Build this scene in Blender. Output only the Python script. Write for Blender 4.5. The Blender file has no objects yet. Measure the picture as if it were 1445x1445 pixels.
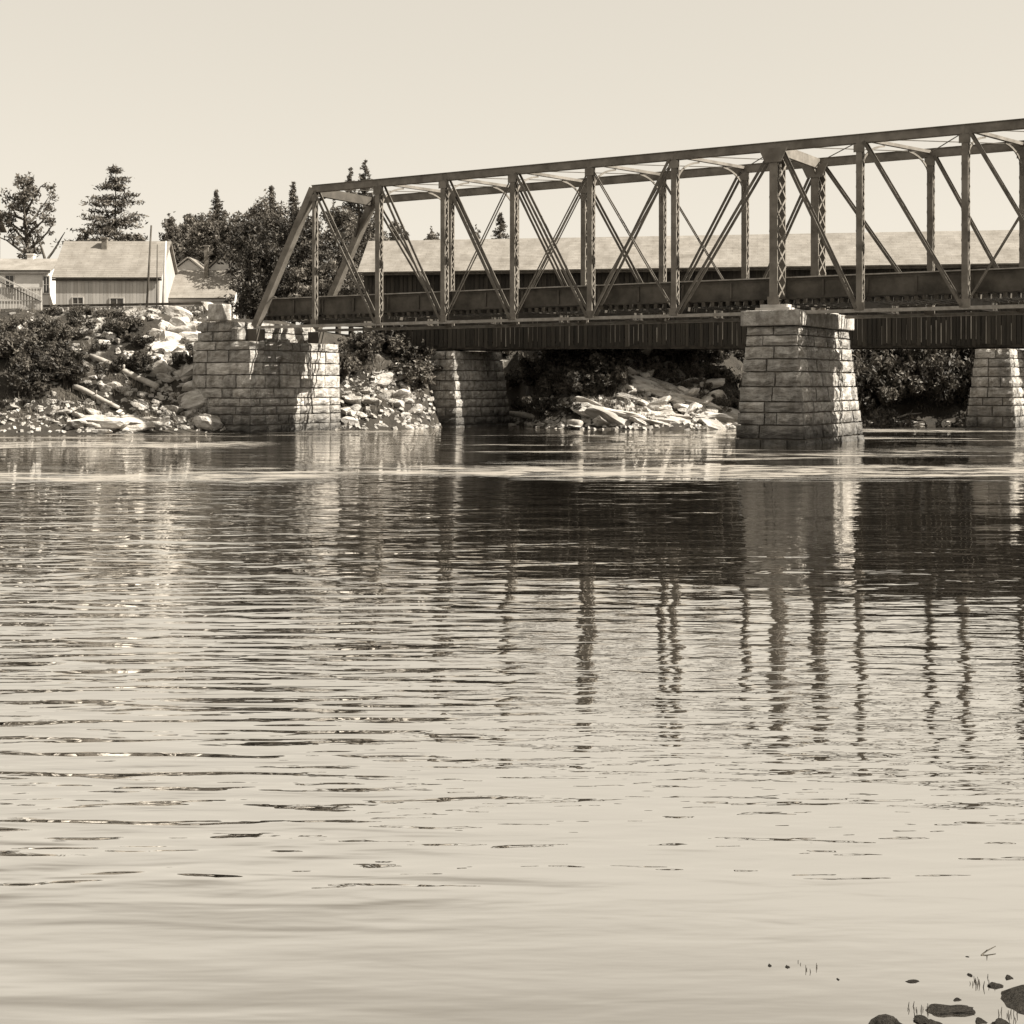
import bpy, bmesh, math, random
from mathutils import Vector, Matrix, Euler, noise
R = math.radians
random.seed(7)
scn = bpy.context.scene
col = scn.collection

# ------------------------------------------------------------------ camera, sky, sun, exposure
CAM_H, F, CX, HZ, N = 3.0, 2000.0, 722.5, 543.0, 1445.0
cam = bpy.data.cameras.new('camera')
cam.sensor_width = 36.0
cam.lens = 36.0 * F / N
cam.shift_y = (HZ - CX) / N
cam.clip_start, cam.clip_end = 0.1, 9000
camo = bpy.data.objects.new('camera', cam)
camo.location = (0, 0, CAM_H)
camo.rotation_euler = (R(90), 0, 0)
col.objects.link(camo)
scn.camera = camo

SUN = Vector((1.0, -0.22, 0.97)).normalized()
sun_el = math.asin(SUN.z)
sun_az = math.atan2(SUN.x, SUN.y)
world = bpy.data.worlds.new('World')
scn.world = world
world.use_nodes = True
wn, wl = world.node_tree.nodes, world.node_tree.links
wn.clear()
w_out = wn.new('ShaderNodeOutputWorld')
w_bg = wn.new('ShaderNodeBackground')
w_sky = wn.new('ShaderNodeTexSky')
w_sky.sky_type = 'NISHITA'
w_sky.sun_disc = False
w_sky.sun_elevation = sun_el
w_sky.sun_rotation = sun_az
w_sky.air_density = 1.0
w_sky.dust_density = 1.0
w_bw = wn.new('ShaderNodeRGBToBW')
w_mix = wn.new('ShaderNodeMix'); w_mix.data_type = 'RGBA'           # hazy white sky, printed in sepia
w_mix.inputs['Factor'].default_value = 0.65
w_mix.inputs['B'].default_value = (4.5, 4.5, 4.5, 1)
w_tint = wn.new('ShaderNodeMix'); w_tint.data_type = 'RGBA'; w_tint.blend_type = 'MULTIPLY'
w_tint.inputs['Factor'].default_value = 1.0
w_tint.inputs['B'].default_value = (1.0, 0.925, 0.795, 1)
wl.new(w_sky.outputs[0], w_bw.inputs[0])
wl.new(w_bw.outputs[0], w_mix.inputs['A'])
wl.new(w_mix.outputs['Result'], w_tint.inputs['A'])
wl.new(w_tint.outputs['Result'], w_bg.inputs['Color'])
w_bg.inputs['Strength'].default_value = 0.085
wl.new(w_bg.outputs[0], w_out.inputs[0])

sun = bpy.data.lights.new('sun', 'SUN')
sun.energy = 5.0
sun.angle = R(0.5)
sun.color = (1.0, 0.94, 0.83)
suno = bpy.data.objects.new('sun', sun)
suno.rotation_euler = SUN.to_track_quat('Z', 'Y').to_euler()
suno.location = (60, 20, 80)
col.objects.link(suno)

scn.view_settings.view_transform = 'Standard'
scn.view_settings.look = 'None'
scn.view_settings.exposure = 1.22
scn.view_settings.gamma = 1.0
scn.view_settings.use_curve_mapping = False
scn.render.engine = 'CYCLES'
scn.cycles.use_denoising = True
scn.cycles.max_bounces = 6
scn.cycles.caustics_reflective = False
scn.cycles.caustics_refractive = False
scn.cycles.transparent_max_bounces = 4

# ------------------------------------------------------------------ helpers
def at(u, v, Y):
    return Vector(((u - CX) / F * Y, Y, CAM_H - (v - HZ) / F * Y))

def tint(v):
    """a grey of albedo v in the print's warm tone (darker pigments browner)"""
    k = max(0.0, min(1.0, (v - 0.03) / 0.45))
    return (v, v * (0.87 + 0.085 * k), v * (0.71 + 0.19 * k), 1.0)

def mat(name, v0, v1, scale=3.0, rough=0.8, bump=0.0, bscale=20.0, stretch=(1, 1, 1), island=0.0, bdist=0.02, detail=6.0, lo=0.35, hi=0.65, spec=0.3, trans=0.0, obj_rand=0.0):
    m = bpy.data.materials.new(name); m.use_nodes = True
    n, l = m.node_tree.nodes, m.node_tree.links
    b = n['Principled BSDF']
    b.inputs['Roughness'].default_value = rough
    b.inputs['Specular IOR Level'].default_value = spec
    tc = n.new('ShaderNodeTexCoord')
    oi = n.new('ShaderNodeObjectInfo')
    mp = n.new('ShaderNodeMapping'); mp.inputs['Scale'].default_value = stretch
    ml = n.new('ShaderNodeMath'); ml.operation = 'MULTIPLY'; ml.inputs[1].default_value = 47.0
    ad = n.new('ShaderNodeVectorMath'); ad.operation = 'ADD'
    l.new(oi.outputs['Random'], ml.inputs[0])
    l.new(tc.outputs['Object'], ad.inputs[0]); l.new(ml.outputs[0], ad.inputs[1])
    l.new(ad.outputs[0], mp.inputs['Vector'])
    nz = n.new('ShaderNodeTexNoise'); nz.inputs['Scale'].default_value = scale; nz.inputs['Detail'].default_value = detail
    nz.inputs['Roughness'].default_value = 0.62
    l.new(mp.outputs[0], nz.inputs['Vector'])
    cr = n.new('ShaderNodeValToRGB')
    cr.color_ramp.elements[0].position = lo; cr.color_ramp.elements[0].color = tint(v0)
    cr.color_ramp.elements[1].position = hi; cr.color_ramp.elements[1].color = tint(v1)
    l.new(nz.outputs['Fac'], cr.inputs[0])
    out = cr.outputs[0]
    if island or obj_rand:
        mr = n.new('ShaderNodeMapRange')
        if island:
            ge = n.new('ShaderNodeNewGeometry'); l.new(ge.outputs['Random Per Island'], mr.inputs[0]); k = island
        else:
            l.new(oi.outputs['Random'], mr.inputs[0]); k = obj_rand
        mr.inputs['To Min'].default_value = 1 - k; mr.inputs['To Max'].default_value = 1 + k
        vm = n.new('ShaderNodeVectorMath'); vm.operation = 'SCALE'
        l.new(out, vm.inputs[0]); l.new(mr.outputs[0], vm.inputs['Scale'])
        out = vm.outputs[0]
    l.new(out, b.inputs['Base Color'])
    if bump:
        n2 = n.new('ShaderNodeTexNoise'); n2.inputs['Scale'].default_value = bscale; n2.inputs['Detail'].default_value = 8.0
        n2.inputs['Roughness'].default_value = 0.65
        l.new(mp.outputs[0], n2.inputs['Vector'])
        bp = n.new('ShaderNodeBump'); bp.inputs['Strength'].default_value = bump; bp.inputs['Distance'].default_value = bdist
        l.new(n2.outputs['Fac'], bp.inputs['Height']); l.new(bp.outputs[0], b.inputs['Normal'])
    if trans:
        tr = n.new('ShaderNodeBsdfTranslucent'); l.new(out, tr.inputs[0])
        mx = n.new('ShaderNodeMixShader'); mx.inputs[0].default_value = trans
        l.new(b.outputs[0], mx.inputs[1]); l.new(tr.outputs[0], mx.inputs[2])
        l.new(mx.outputs[0], n['Material Output'].inputs['Surface'])
    return m

M = {}
M['ashlar'] = mat('ashlar', 0.27, 0.58, 2.2, 0.9, 1.0, 4.0, bdist=0.16, obj_rand=0.22)
def add_stain(m, z0, z1, dark):
    n, l = m.node_tree.nodes, m.node_tree.links
    b = n['Principled BSDF']; ge = n.new('ShaderNodeNewGeometry'); sp = n.new('ShaderNodeSeparateXYZ'); l.new(ge.outputs['Position'], sp.inputs[0])
    nz = n.new('ShaderNodeTexNoise'); nz.inputs['Scale'].default_value = 0.9; nz.inputs['Detail'].default_value = 5; l.new(ge.outputs['Position'], nz.inputs['Vector'])
    ad = n.new('ShaderNodeMath'); ad.operation = 'MULTIPLY_ADD'; ad.inputs[1].default_value = -2.2; l.new(nz.outputs['Fac'], ad.inputs[0]); l.new(sp.outputs['Z'], ad.inputs[2])
    mr = n.new('ShaderNodeMapRange'); mr.inputs[1].default_value = z0 - 1.1; mr.inputs[2].default_value = z1 - 1.1; mr.inputs[3].default_value = dark; mr.inputs[4].default_value = 1.0
    l.new(ad.outputs[0], mr.inputs[0])
    vm = n.new('ShaderNodeVectorMath'); vm.operation = 'SCALE'
    src = b.inputs['Base Color'].links[0].from_socket
    l.new(src, vm.inputs[0]); l.new(mr.outputs[0], vm.inputs['Scale']); l.new(vm.outputs[0], b.inputs['Base Color'])
add_stain(M['ashlar'], 0.35, 1.9, 0.28)
def add_runs(m, lo):
    n, l = m.node_tree.nodes, m.node_tree.links
    b = n['Principled BSDF']; ge = n.new('ShaderNodeNewGeometry'); mp = n.new('ShaderNodeMapping'); mp.inputs['Scale'].default_value = (1.5, 1.5, 0.22); l.new(ge.outputs['Position'], mp.inputs[0])
    nz = n.new('ShaderNodeTexNoise'); nz.inputs['Scale'].default_value = 1.0; nz.inputs['Detail'].default_value = 7; nz.inputs['Roughness'].default_value = 0.65; l.new(mp.outputs[0], nz.inputs['Vector'])
    mr = n.new('ShaderNodeMapRange'); mr.inputs[1].default_value = 0.38; mr.inputs[2].default_value = 0.56; mr.inputs[3].default_value = lo; mr.inputs[4].default_value = 1.0; l.new(nz.outputs['Fac'], mr.inputs[0])
    vm = n.new('ShaderNodeVectorMath'); vm.operation = 'SCALE'; src = b.inputs['Base Color'].links[0].from_socket
    l.new(src, vm.inputs[0]); l.new(mr.outputs[0], vm.inputs['Scale']); l.new(vm.outputs[0], b.inputs['Base Color'])
add_runs(M['ashlar'], 0.6)
M['mortar'] = mat('mortar', 0.12, 0.22, 3.0, 0.95, 0.6, 9.0)
M['rock'] = mat('rock', 0.28, 0.60, 1.3, 0.9, 1.0, 3.0, stretch=(1, 1, 2.4), bdist=0.16, obj_rand=0.2)
M['wet_rock'] = mat('wet_rock', 0.012, 0.035, 7.0, 0.6, 0.8, 9.0, bdist=0.03, spec=0.12)
M['iron'] = mat('iron', 0.12, 0.23, 1.2, 0.65, 0.2, 14.0, bdist=0.01, stretch=(1, 1, 1))
M['iron_dark'] = mat('iron_dark', 0.05, 0.085, 1.4, 0.7, 0.25, 16.0, bdist=0.01)
M['girder'] = mat('girder', 0.05, 0.13, 0.9, 0.75, 0.2, 16.0, bdist=0.01)
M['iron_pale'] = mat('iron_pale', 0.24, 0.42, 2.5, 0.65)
M['eyebar'] = mat('eyebar', 0.08, 0.16, 2.0, 0.6)
M['timber'] = mat('timber', 0.03, 0.08, 2.5, 0.85, 0.5, 8.0, stretch=(1, 1, 1), obj_rand=0.35)
M['pale_timber'] = mat('pale_timber', 0.25, 0.42, 2.5, 0.85, 0.5, 12.0, bdist=0.02)
M['board'] = mat('board', 0.018, 0.05, 5.0, 0.85, 0.4, 6.0, stretch=(1.2, 1, 0.18), obj_rand=0.4)
M['gap_light'] = mat('gap_light', 0.10, 0.30, 5.0, 0.85, 0.4, 6.0, stretch=(1.2, 1, 0.18), obj_rand=0.4)  # pale tone painted in for light coming through gaps in the boarding
M['dark_soil'] = mat('dark_soil', 0.04, 0.11, 0.8, 0.95, 0.8, 3.0, bdist=0.1)
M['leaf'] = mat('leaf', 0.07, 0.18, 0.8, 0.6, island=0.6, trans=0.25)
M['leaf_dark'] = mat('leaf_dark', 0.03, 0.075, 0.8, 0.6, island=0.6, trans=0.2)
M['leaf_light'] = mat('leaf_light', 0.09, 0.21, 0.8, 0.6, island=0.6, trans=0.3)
M['needle'] = mat('needle', 0.07, 0.17, 0.8, 0.6, island=0.6, trans=0.2)
M['bark'] = mat('bark', 0.05, 0.11, 4.0, 0.95, 0.8, 12.0, stretch=(1, 1, 0.3), bdist=0.04)
M['white_wall'] = mat('white_wall', 0.62, 0.74, 1.5, 0.8, 0.2, 20.0)
M['grey_wall'] = mat('grey_wall', 0.36, 0.48, 3.0, 0.85, 0.3, 10.0, stretch=(1, 1, 0.15), obj_rand=0.10)
M['trim'] = mat('trim', 0.4, 0.5, 2.0, 0.7)
M['glass'] = mat('glass', 0.03, 0.06, 1.0, 0.1, spec=0.5)
M['brick'] = mat('brick', 0.12, 0.22, 6.0, 0.9, 0.5, 18.0)

def roof_mat(name, v0, v1, course):
    m = mat(name, v0, v1, 1.1, 0.9, lo=0.25, hi=0.75, stretch=(1, 1, 1))
    n, l = m.node_tree.nodes, m.node_tree.links
    b = n['Principled BSDF']
    tc = n.new('ShaderNodeTexCoord')
    br = n.new('ShaderNodeTexBrick')
    br.inputs['Scale'].default_value = 1.0
    br.inputs['Brick Width'].default_value = course * 4.3; br.inputs['Row Height'].default_value = course
    br.inputs['Mortar Size'].default_value = course * 0.09; br.inputs['Bias'].default_value = 0.0
    br.inputs['Color1'].default_value = (1, 1, 1, 1); br.inputs['Color2'].default_value = (0.62, 0.62, 0.62, 1)
    br.inputs['Mortar'].default_value = (0.42, 0.42, 0.42, 1)
    l.new(tc.outputs['UV'], br.inputs['Vector'])
    mx = n.new('ShaderNodeMix'); mx.data_type = 'RGBA'; mx.blend_type = 'MULTIPLY'; mx.inputs['Factor'].default_value = 0.38
    src = b.inputs['Base Color'].links[0].from_socket
    l.new(src, mx.inputs['A']); l.new(br.outputs['Color'], mx.inputs['B']); l.new(mx.outputs['Result'], b.inputs['Base Color'])
    bp = n.new('ShaderNodeBump'); bp.inputs['Distance'].default_value = 0.02; bp.inputs['Strength'].default_value = 0.7
    l.new(br.outputs['Color'], bp.inputs['Height']); l.new(bp.outputs[0], b.inputs['Normal'])
    return m
M['shingle'] = roof_mat('shingle', 0.19, 0.31, 0.22)
M['shingle_pale'] = roof_mat('shingle_pale', 0.18, 0.34, 0.2)

class MB:
    def __init__(self): self.v, self.f, self.uv = [], [], {}
    def quad(self, a, b, c, d, uv=None):
        i = len(self.v); self.v += [a, b, c, d]
        if uv: self.uv[len(self.f)] = uv
        self.f.append((i, i + 1, i + 2, i + 3))
    def tri(self, a, b, c):
        i = len(self.v); self.v += [a, b, c]; self.f.append((i, i + 1, i + 2))
    def hexa(self, p):   # p: 8 points, bottom 0-3 ccw, top 4-7
        i = len(self.v); self.v += [Vector(q) for q in p]
        for f in ((3, 2, 1, 0), (4, 5, 6, 7), (0, 1, 5, 4), (1, 2, 6, 5), (2, 3, 7, 6), (3, 0, 4, 7)):
            self.f.append(tuple(i + k for k in f))
        return self
    def box(self, x0, x1, y0, y1, z0, z1):
        return self.hexa([(x0, y0, z0), (x1, y0, z0), (x1, y1, z0), (x0, y1, z0), (x0, y0, z1), (x1, y0, z1), (x1, y1, z1), (x0, y1, z1)])
    def bar(self, p, q, w, h, up=(0, 0, 1)):
        p, q = Vector(p), Vector(q); d = (q - p).normalized()
        up = Vector(up)
        if abs(d.dot(up)) > 0.98: up = Vector((0, 1, 0))
        s = d.cross(up).normalized(); t = s.cross(d).normalized()
        a, b = s * w / 2, t * h / 2
        return self.hexa([p - a - b, p + a - b, q + a - b, q - a - b, p - a + b, p + a + b, q + a + b, q - a + b])
    def tube(self, pts, rad, n=7, cap=True):
        i0 = len(self.v); pts = [Vector(p) for p in pts]; k = len(pts)
        for j, p in enumerate(pts):
            d = (pts[min(j + 1, k - 1)] - pts[max(j - 1, 0)]).normalized()
            up = Vector((0, 0, 1)) if abs(d.z) < 0.9 else Vector((1, 0, 0))
            s = d.cross(up).normalized(); t = s.cross(d)
            r = rad[j] if isinstance(rad, (list, tuple)) else rad
            for a in range(n):
                an = 2 * math.pi * a / n
                self.v.append(p + s * math.cos(an) * r + t * math.sin(an) * r)
        for j in range(k - 1):
            for a in range(n):
                b = (a + 1) % n
                self.f.append((i0 + j * n + a, i0 + j * n + b, i0 + (j + 1) * n + b, i0 + (j + 1) * n + a))
        if cap:
            self.f.append(tuple(i0 + a for a in reversed(range(n)))); self.f.append(tuple(i0 + (k - 1) * n + a for a in range(n)))
        return self
    def mesh(self, name, m, smooth=False):
        me = bpy.data.meshes.new(name)
        me.from_pydata([tuple(v) for v in self.v], [], self.f)
        if self.uv:
            lay = me.uv_layers.new(name='UVMap')
            for p in me.polygons:
                if p.index in self.uv:
                    for k, li in enumerate(p.loop_indices): lay.data[li].uv = self.uv[p.index][k]
        me.materials.append(m)
        if smooth: me.polygons.foreach_set('use_smooth', [True] * len(me.polygons))
        return me
    def build(self, name, m, parent=None, smooth=False, **kw):
        return link(name, self.mesh(name, m, smooth), parent, **kw)

def link(name, me, parent=None, loc=None, rot=None, scale=None, kind=None):
    o = bpy.data.objects.new(name, me); col.objects.link(o); o.parent = parent
    if loc is not None: o.location = loc
    if rot is not None: o.rotation_euler = rot
    if scale is not None: o.scale = scale
    if kind: o['kind'] = kind
    return o

def thing(name, label, cat, loc=(0, 0, 0), rz=0, group=None):
    o = bpy.data.objects.new(name, None); col.objects.link(o); o.empty_display_size = 0.3
    o.location = loc; o.rotation_euler = (0, 0, rz)
    return tag(o, label, cat, group)

def tag(o, label, cat, group=None):
    o['label'] = label; o['category'] = cat
    if group: o['group'] = group
    return o

# ------------------------------------------------------------------ terrain
SHORE = [(-3000, 60), (-200, 70), (-60, 80), (-40, 83.5), (-32, 84.5), (-24, 86.5), (-17, 88.8), (-15, 91.5), (-12, 95.3), (-9.5, 94.8), (-6.2, 97), (-5.0, 101), (-3.2, 106.5), (0.6, 106.5), (1.8, 99), (4, 96.3),
         (8, 94.4), (13, 94.2), (16, 98), (20, 105.5), (30, 107.5), (45, 105), (80, 97), (200, 80), (3000, 60)]
def lerp_table(t, x):
    for (a, b), (c, d) in zip(t, t[1:]):
        if x <= c: return b + (d - b) * max(0, min(1, (x - a) / (c - a)))
    return t[-1][1]
PLAT = [(-3000, 8.3), (-22, 8.0), (-18, 7.3), (-15, 6.9), (-11, 6.6), (-7, 5.6), (-2, 6.2), (10, 6.4), (18, 5.6), (30, 5.2), (60, 6), (3000, 7)]
WID = [(-3000, 12), (-30, 11.5), (-19, 9.5), (-15, 6.5), (-10, 8), (-4, 9), (4, 12), (12, 13), (20, 8), (40, 7), (3000, 12)]
NEAR = [(-3000, 2), (-20, 0), (-4, 3.2), (1.5, 4.6), (2.6, 5.6), (5, 6.6), (12, 8), (40, 14), (3000, 20)]
def height(x, y):
    t = y - lerp_table(SHORE, x)
    t2 = lerp_table(NEAR, x) - y
    if t > 0:
        w = lerp_table(WID, x); k = min(1.0, t / w)
        z = lerp_table(PLAT, x) * (0.35 * k + 0.65 * (k * k * (3 - 2 * k)))
        a = min(1.0, t / 2.5) * (1.0 if t < w * 0.8 else max(0.1, 1 - (t - w * 0.8) / 4))
        z += a * (0.9 * noise.noise(Vector((x * 0.22, y * 0.22, 1.3))) + 0.45 * noise.noise(Vector((x * 0.6, y * 0.6, 4.1))) + 0.2 * noise.noise(Vector((x * 1.5, y * 1.5, 7.7))))
        if t > w: z += min(1.5, (t - w) * 0.01)
        return z + 0.05 * min(1, t)
    z = max(-1.3, t * 0.28)
    if t2 > -8: z = max(z, max(-1.3, t2 * 0.2) + 0.05 * noise.noise(Vector((x, y, 0))))
    return z

def ground_at(u, v):
    """first point where the ray through (u, v) meets the far bank"""
    Y = 80.0
    while Y < 170:
        p = at(u, v, Y)
        if height(p.x, p.y) >= p.z: return p
        Y += 0.15
    p = at(u, v, 100); p.z = height(p.x, 100)
    return p

def axis(lo, hi, step, ext, growth=1.45):
    a = []; x = lo
    while x <= hi: a.append(x); x += step
    d = step
    x = hi
    while x < ext[1]: d *= growth; x += d; a.append(x)
    d = step; x = lo
    while x > ext[0]: d *= growth; x -= d; a.insert(0, x)
    return a
xs = axis(-60, 60, 0.5, (-3500, 3500))
ys = sorted(set([-60, -20, -8, -3, 0, 2, 3, 4, 4.6, 5.2, 5.8, 6.4, 7, 7.6, 8.2, 9, 10, 12, 16, 25, 40, 60, 72] + axis(79, 128, 0.5, (78, 4000))))
tb = MB()
for y in ys:
    for x in xs: tb.v.append((x, y, height(x, y)))
nx = len(xs)
for j in range(len(ys) - 1):
    for i in range(nx - 1):
        a = j * nx + i; tb.f.append((a, a + 1, a + nx + 1, a + nx))
def ground_mat():
    m = mat('bank_ground', 0.02, 0.06, 0.5, 0.95, 0.9, 1.6, bdist=0.25)
    n, l = m.node_tree.nodes, m.node_tree.links
    b = n['Principled BSDF']
    tc = n.new('ShaderNodeTexCoord')
    nz = n.new('ShaderNodeTexNoise'); nz.inputs['Scale'].default_value = 0.16; nz.inputs['Detail'].default_value = 8; nz.inputs['Roughness'].default_value = 0.7
    l.new(tc.outputs['Object'], nz.inputs['Vector'])
    cr = n.new('ShaderNodeValToRGB'); cr.color_ramp.elements[0].position = 0.555; cr.color_ramp.elements[1].position = 0.62
    cr.color_ramp.elements[0].color = (0, 0, 0, 1); cr.color_ramp.elements[1].color = (1, 1, 1, 1)
    l.new(nz.outputs['Fac'], cr.inputs[0])
    n3 = n.new('ShaderNodeTexNoise'); n3.inputs['Scale'].default_value = 2.2; n3.inputs['Detail'].default_value = 6
    l.new(tc.outputs['Object'], n3.inputs['Vector'])
    c3 = n.new('ShaderNodeValToRGB'); c3.color_ramp.elements[0].color = tint(0.10); c3.color_ramp.elements[1].color = tint(0.42)
    c3.color_ramp.elements[0].position = 0.4; c3.color_ramp.elements[1].position = 0.6
    l.new(n3.outputs['Fac'], c3.inputs[0])
    mx = n.new('ShaderNodeMix'); mx.data_type = 'RGBA'
    src = b.inputs['Base Color'].links[0].from_socket
    l.new(cr.outputs[0], mx.inputs['Factor']); l.new(src, mx.inputs['A']); l.new(c3.outputs[0], mx.inputs['B'])
    l.new(mx.outputs['Result'], b.inputs['Base Color'])
    return m
g = tb.build('ground', ground_mat(), None, smooth=True); g['kind'] = 'structure'

# ------------------------------------------------------------------ water
def water_mat():
    m = bpy.data.materials.new('river_water'); m.use_nodes = True
    n, l = m.node_tree.nodes, m.node_tree.links
    n.clear()
    out = n.new('ShaderNodeOutputMaterial')
    geo = n.new('ShaderNodeNewGeometry')
    sep = n.new('ShaderNodeSeparateXYZ'); l.new(geo.outputs['Position'], sep.inputs[0])
    def math_(op, a, b=None, c=None, clamp=False):
        q = n.new('ShaderNodeMath'); q.operation = op; q.use_clamp = clamp
        for i, x in enumerate((a, b, c)):
            if x is None: continue
            if isinstance(x, (int, float)): q.inputs[i].default_value = x
            else: l.new(x, q.inputs[i])
        return q.outputs[0]
    def rng(x, a, b, c=0.0, d=1.0):
        q = n.new('ShaderNodeMapRange'); q.interpolation_type = 'SMOOTHSTEP'
        l.new(x, q.inputs[0])
        for i, k in zip((1, 2, 3, 4), (a, b, c, d)): q.inputs[i].default_value = k
        return q.outputs[0]
    def noise_(sx, sy, detail=2.0, rough=0.5, seed=0.0, dist=0.0, rot=0.0):
        mp = n.new('ShaderNodeMapping'); mp.inputs['Scale'].default_value = (sx, sy, 1); mp.inputs['Location'].default_value = (seed, seed * 1.7, seed)
        mp.inputs['Rotation'].default_value = (0, 0, rot)
        l.new(geo.outputs['Position'], mp.inputs['Vector'])
        q = n.new('ShaderNodeTexNoise'); q.inputs['Scale'].default_value = 1.0; q.inputs['Detail'].default_value = detail
        q.inputs['Roughness'].default_value = rough; q.inputs['Distortion'].default_value = dist
        l.new(mp.outputs[0], q.inputs['Vector'])
        return q.outputs['Fac']
    X, Y = sep.outputs['X'], sep.outputs['Y']
    # wind ripples, long crests, strongest on the left; calmer close in
    left = rng(X, -1.8, 1.0, 1.0, 0.12)
    leftfar = rng(X, -9.0, 2.0, 1.0, 0.2)
    nearcalm = math_('MULTIPLY', rng(Y, 7.6, 8.8, 0.2, 1.0), rng(Y, 14.0, 26.0, 1.0, 0.12))
    patch = rng(noise_(0.10, 0.22, 2.0, 0.5, 3.1), 0.35, 0.65, 0.7, 1.0)
    ripA = math_('MULTIPLY', noise_(0.6, 2.8, 1.5, 0.4, 11.0, 0.45, 0.035), 0.078)
    ripA2 = math_('MULTIPLY', noise_(0.9, 3.7, 2.0, 0.45, 13.0, 0.5, -0.07), 0.024)
    ripA = math_('ADD', ripA, ripA2)
    ripA = math_('MULTIPLY', ripA, math_('MULTIPLY', math_('MULTIPLY', left, nearcalm), patch))
    # longer waves in the mid river
    ripB = math_('MULTIPLY', noise_(0.46, 1.05, 2.5, 0.5, 17.0, 0.6, -0.03), 0.10)
    ripB = math_('MULTIPLY', ripB, math_('MULTIPLY', math_('MULTIPLY', leftfar, rng(Y, 13.0, 20.0)), rng(Y, 46.0, 60.0, 1.0, 0.25)))
    # fine chop everywhere
    chop = math_('MULTIPLY', noise_(2.6, 8.5, 2.0, 0.5, 5.0), 0.0024)
    chop = math_('MULTIPLY', chop, math_('MULTIPLY', rng(Y, 7.0, 10.0, 0.45, 1.0), rng(Y, 13.0, 24.0, 1.0, 0.2)))
    mid = math_('MULTIPLY', math_('MULTIPLY', noise_(0.9, 3.2, 2.0, 0.5, 23.0, 0.4), 0.0145), math_('MULTIPLY', rng(Y, 13.0, 24.0, 1.0, 0.3), rng(Y, 7.2, 9.2, 0.3, 1.0)))
    swell = math_('MULTIPLY', noise_(0.14, 0.45, 1.0, 0.5, 31.0), 0.045)
    swell = math_('MULTIPLY', swell, rng(Y, 14.0, 24.0, 0.25, 1.0))
    # riffles where the current breaks over the bed, with pale matte streaks
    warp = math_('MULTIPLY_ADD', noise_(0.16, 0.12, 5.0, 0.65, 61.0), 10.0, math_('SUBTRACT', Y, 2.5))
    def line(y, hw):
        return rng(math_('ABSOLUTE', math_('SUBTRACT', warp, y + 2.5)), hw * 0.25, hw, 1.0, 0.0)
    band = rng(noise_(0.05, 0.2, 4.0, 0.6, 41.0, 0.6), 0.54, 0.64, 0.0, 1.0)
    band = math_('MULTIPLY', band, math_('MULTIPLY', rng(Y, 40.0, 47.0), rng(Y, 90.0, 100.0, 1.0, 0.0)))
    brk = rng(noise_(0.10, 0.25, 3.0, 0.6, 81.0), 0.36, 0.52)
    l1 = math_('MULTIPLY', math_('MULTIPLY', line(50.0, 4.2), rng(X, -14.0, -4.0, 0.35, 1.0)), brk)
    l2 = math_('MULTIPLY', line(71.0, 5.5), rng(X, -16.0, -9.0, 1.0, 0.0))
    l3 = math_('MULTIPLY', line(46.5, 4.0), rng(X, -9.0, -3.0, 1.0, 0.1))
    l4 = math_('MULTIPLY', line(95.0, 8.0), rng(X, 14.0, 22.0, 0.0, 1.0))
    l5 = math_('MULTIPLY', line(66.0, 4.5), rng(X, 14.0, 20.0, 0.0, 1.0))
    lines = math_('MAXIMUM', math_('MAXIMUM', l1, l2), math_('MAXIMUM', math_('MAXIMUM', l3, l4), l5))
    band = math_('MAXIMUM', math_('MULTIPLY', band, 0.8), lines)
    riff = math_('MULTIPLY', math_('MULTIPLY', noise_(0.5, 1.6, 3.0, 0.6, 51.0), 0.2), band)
    pale_streak = rng(noise_(0.42, 1.0, 5.0, 0.7, 71.0, 0.6), 0.42, 0.58, 0.0, 0.9)
    pale_streak = math_('MULTIPLY', pale_streak, rng(band, 0.25, 0.85))
    h = math_('ADD', math_('ADD', math_('ADD', ripA, ripB), chop), math_('ADD', mid, math_('ADD', swell, riff)))
    bp = n.new('ShaderNodeBump'); bp.inputs['Strength'].default_value = 1.0; bp.inputs['Distance'].default_value = 1.0
    l.new(h, bp.inputs['Height'])
    gl = n.new('ShaderNodeBsdfGlossy'); gl.inputs['Roughness'].default_value = 0.0; gl.inputs['Color'].default_value = (0.95, 0.93, 0.90, 1)
    l.new(bp.outputs[0], gl.inputs['Normal'])
    df = n.new('ShaderNodeBsdfDiffuse'); df.inputs['Color'].default_value = tint(0.055)
    fr = n.new('ShaderNodeFresnel'); fr.inputs['IOR'].default_value = 1.33; l.new(bp.outputs[0], fr.inputs['Normal'])
    fac = rng(fr.outputs[0], 0.025, 0.14, 0.10, 0.97)
    mx = n.new('ShaderNodeMixShader'); l.new(fac, mx.inputs[0]); l.new(df.outputs[0], mx.inputs[1]); l.new(gl.outputs[0], mx.inputs[2])
    streak_df = n.new('ShaderNodeBsdfDiffuse'); streak_df.inputs['Color'].default_value = tint(0.30)
    m2 = n.new('ShaderNodeMixShader'); l.new(pale_streak, m2.inputs[0]); l.new(mx.outputs[0], m2.inputs[1]); l.new(streak_df.outputs[0], m2.inputs[2])
    l.new(m2.outputs[0], out.inputs['Surface'])
    return m
wb = MB(); wb.quad((-3400, -60, 0), (3400, -60, 0), (3400, 900, 0), (-3400, 900, 0))
w = wb.build('river_water', water_mat()); w['kind'] = 'structure'

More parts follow.
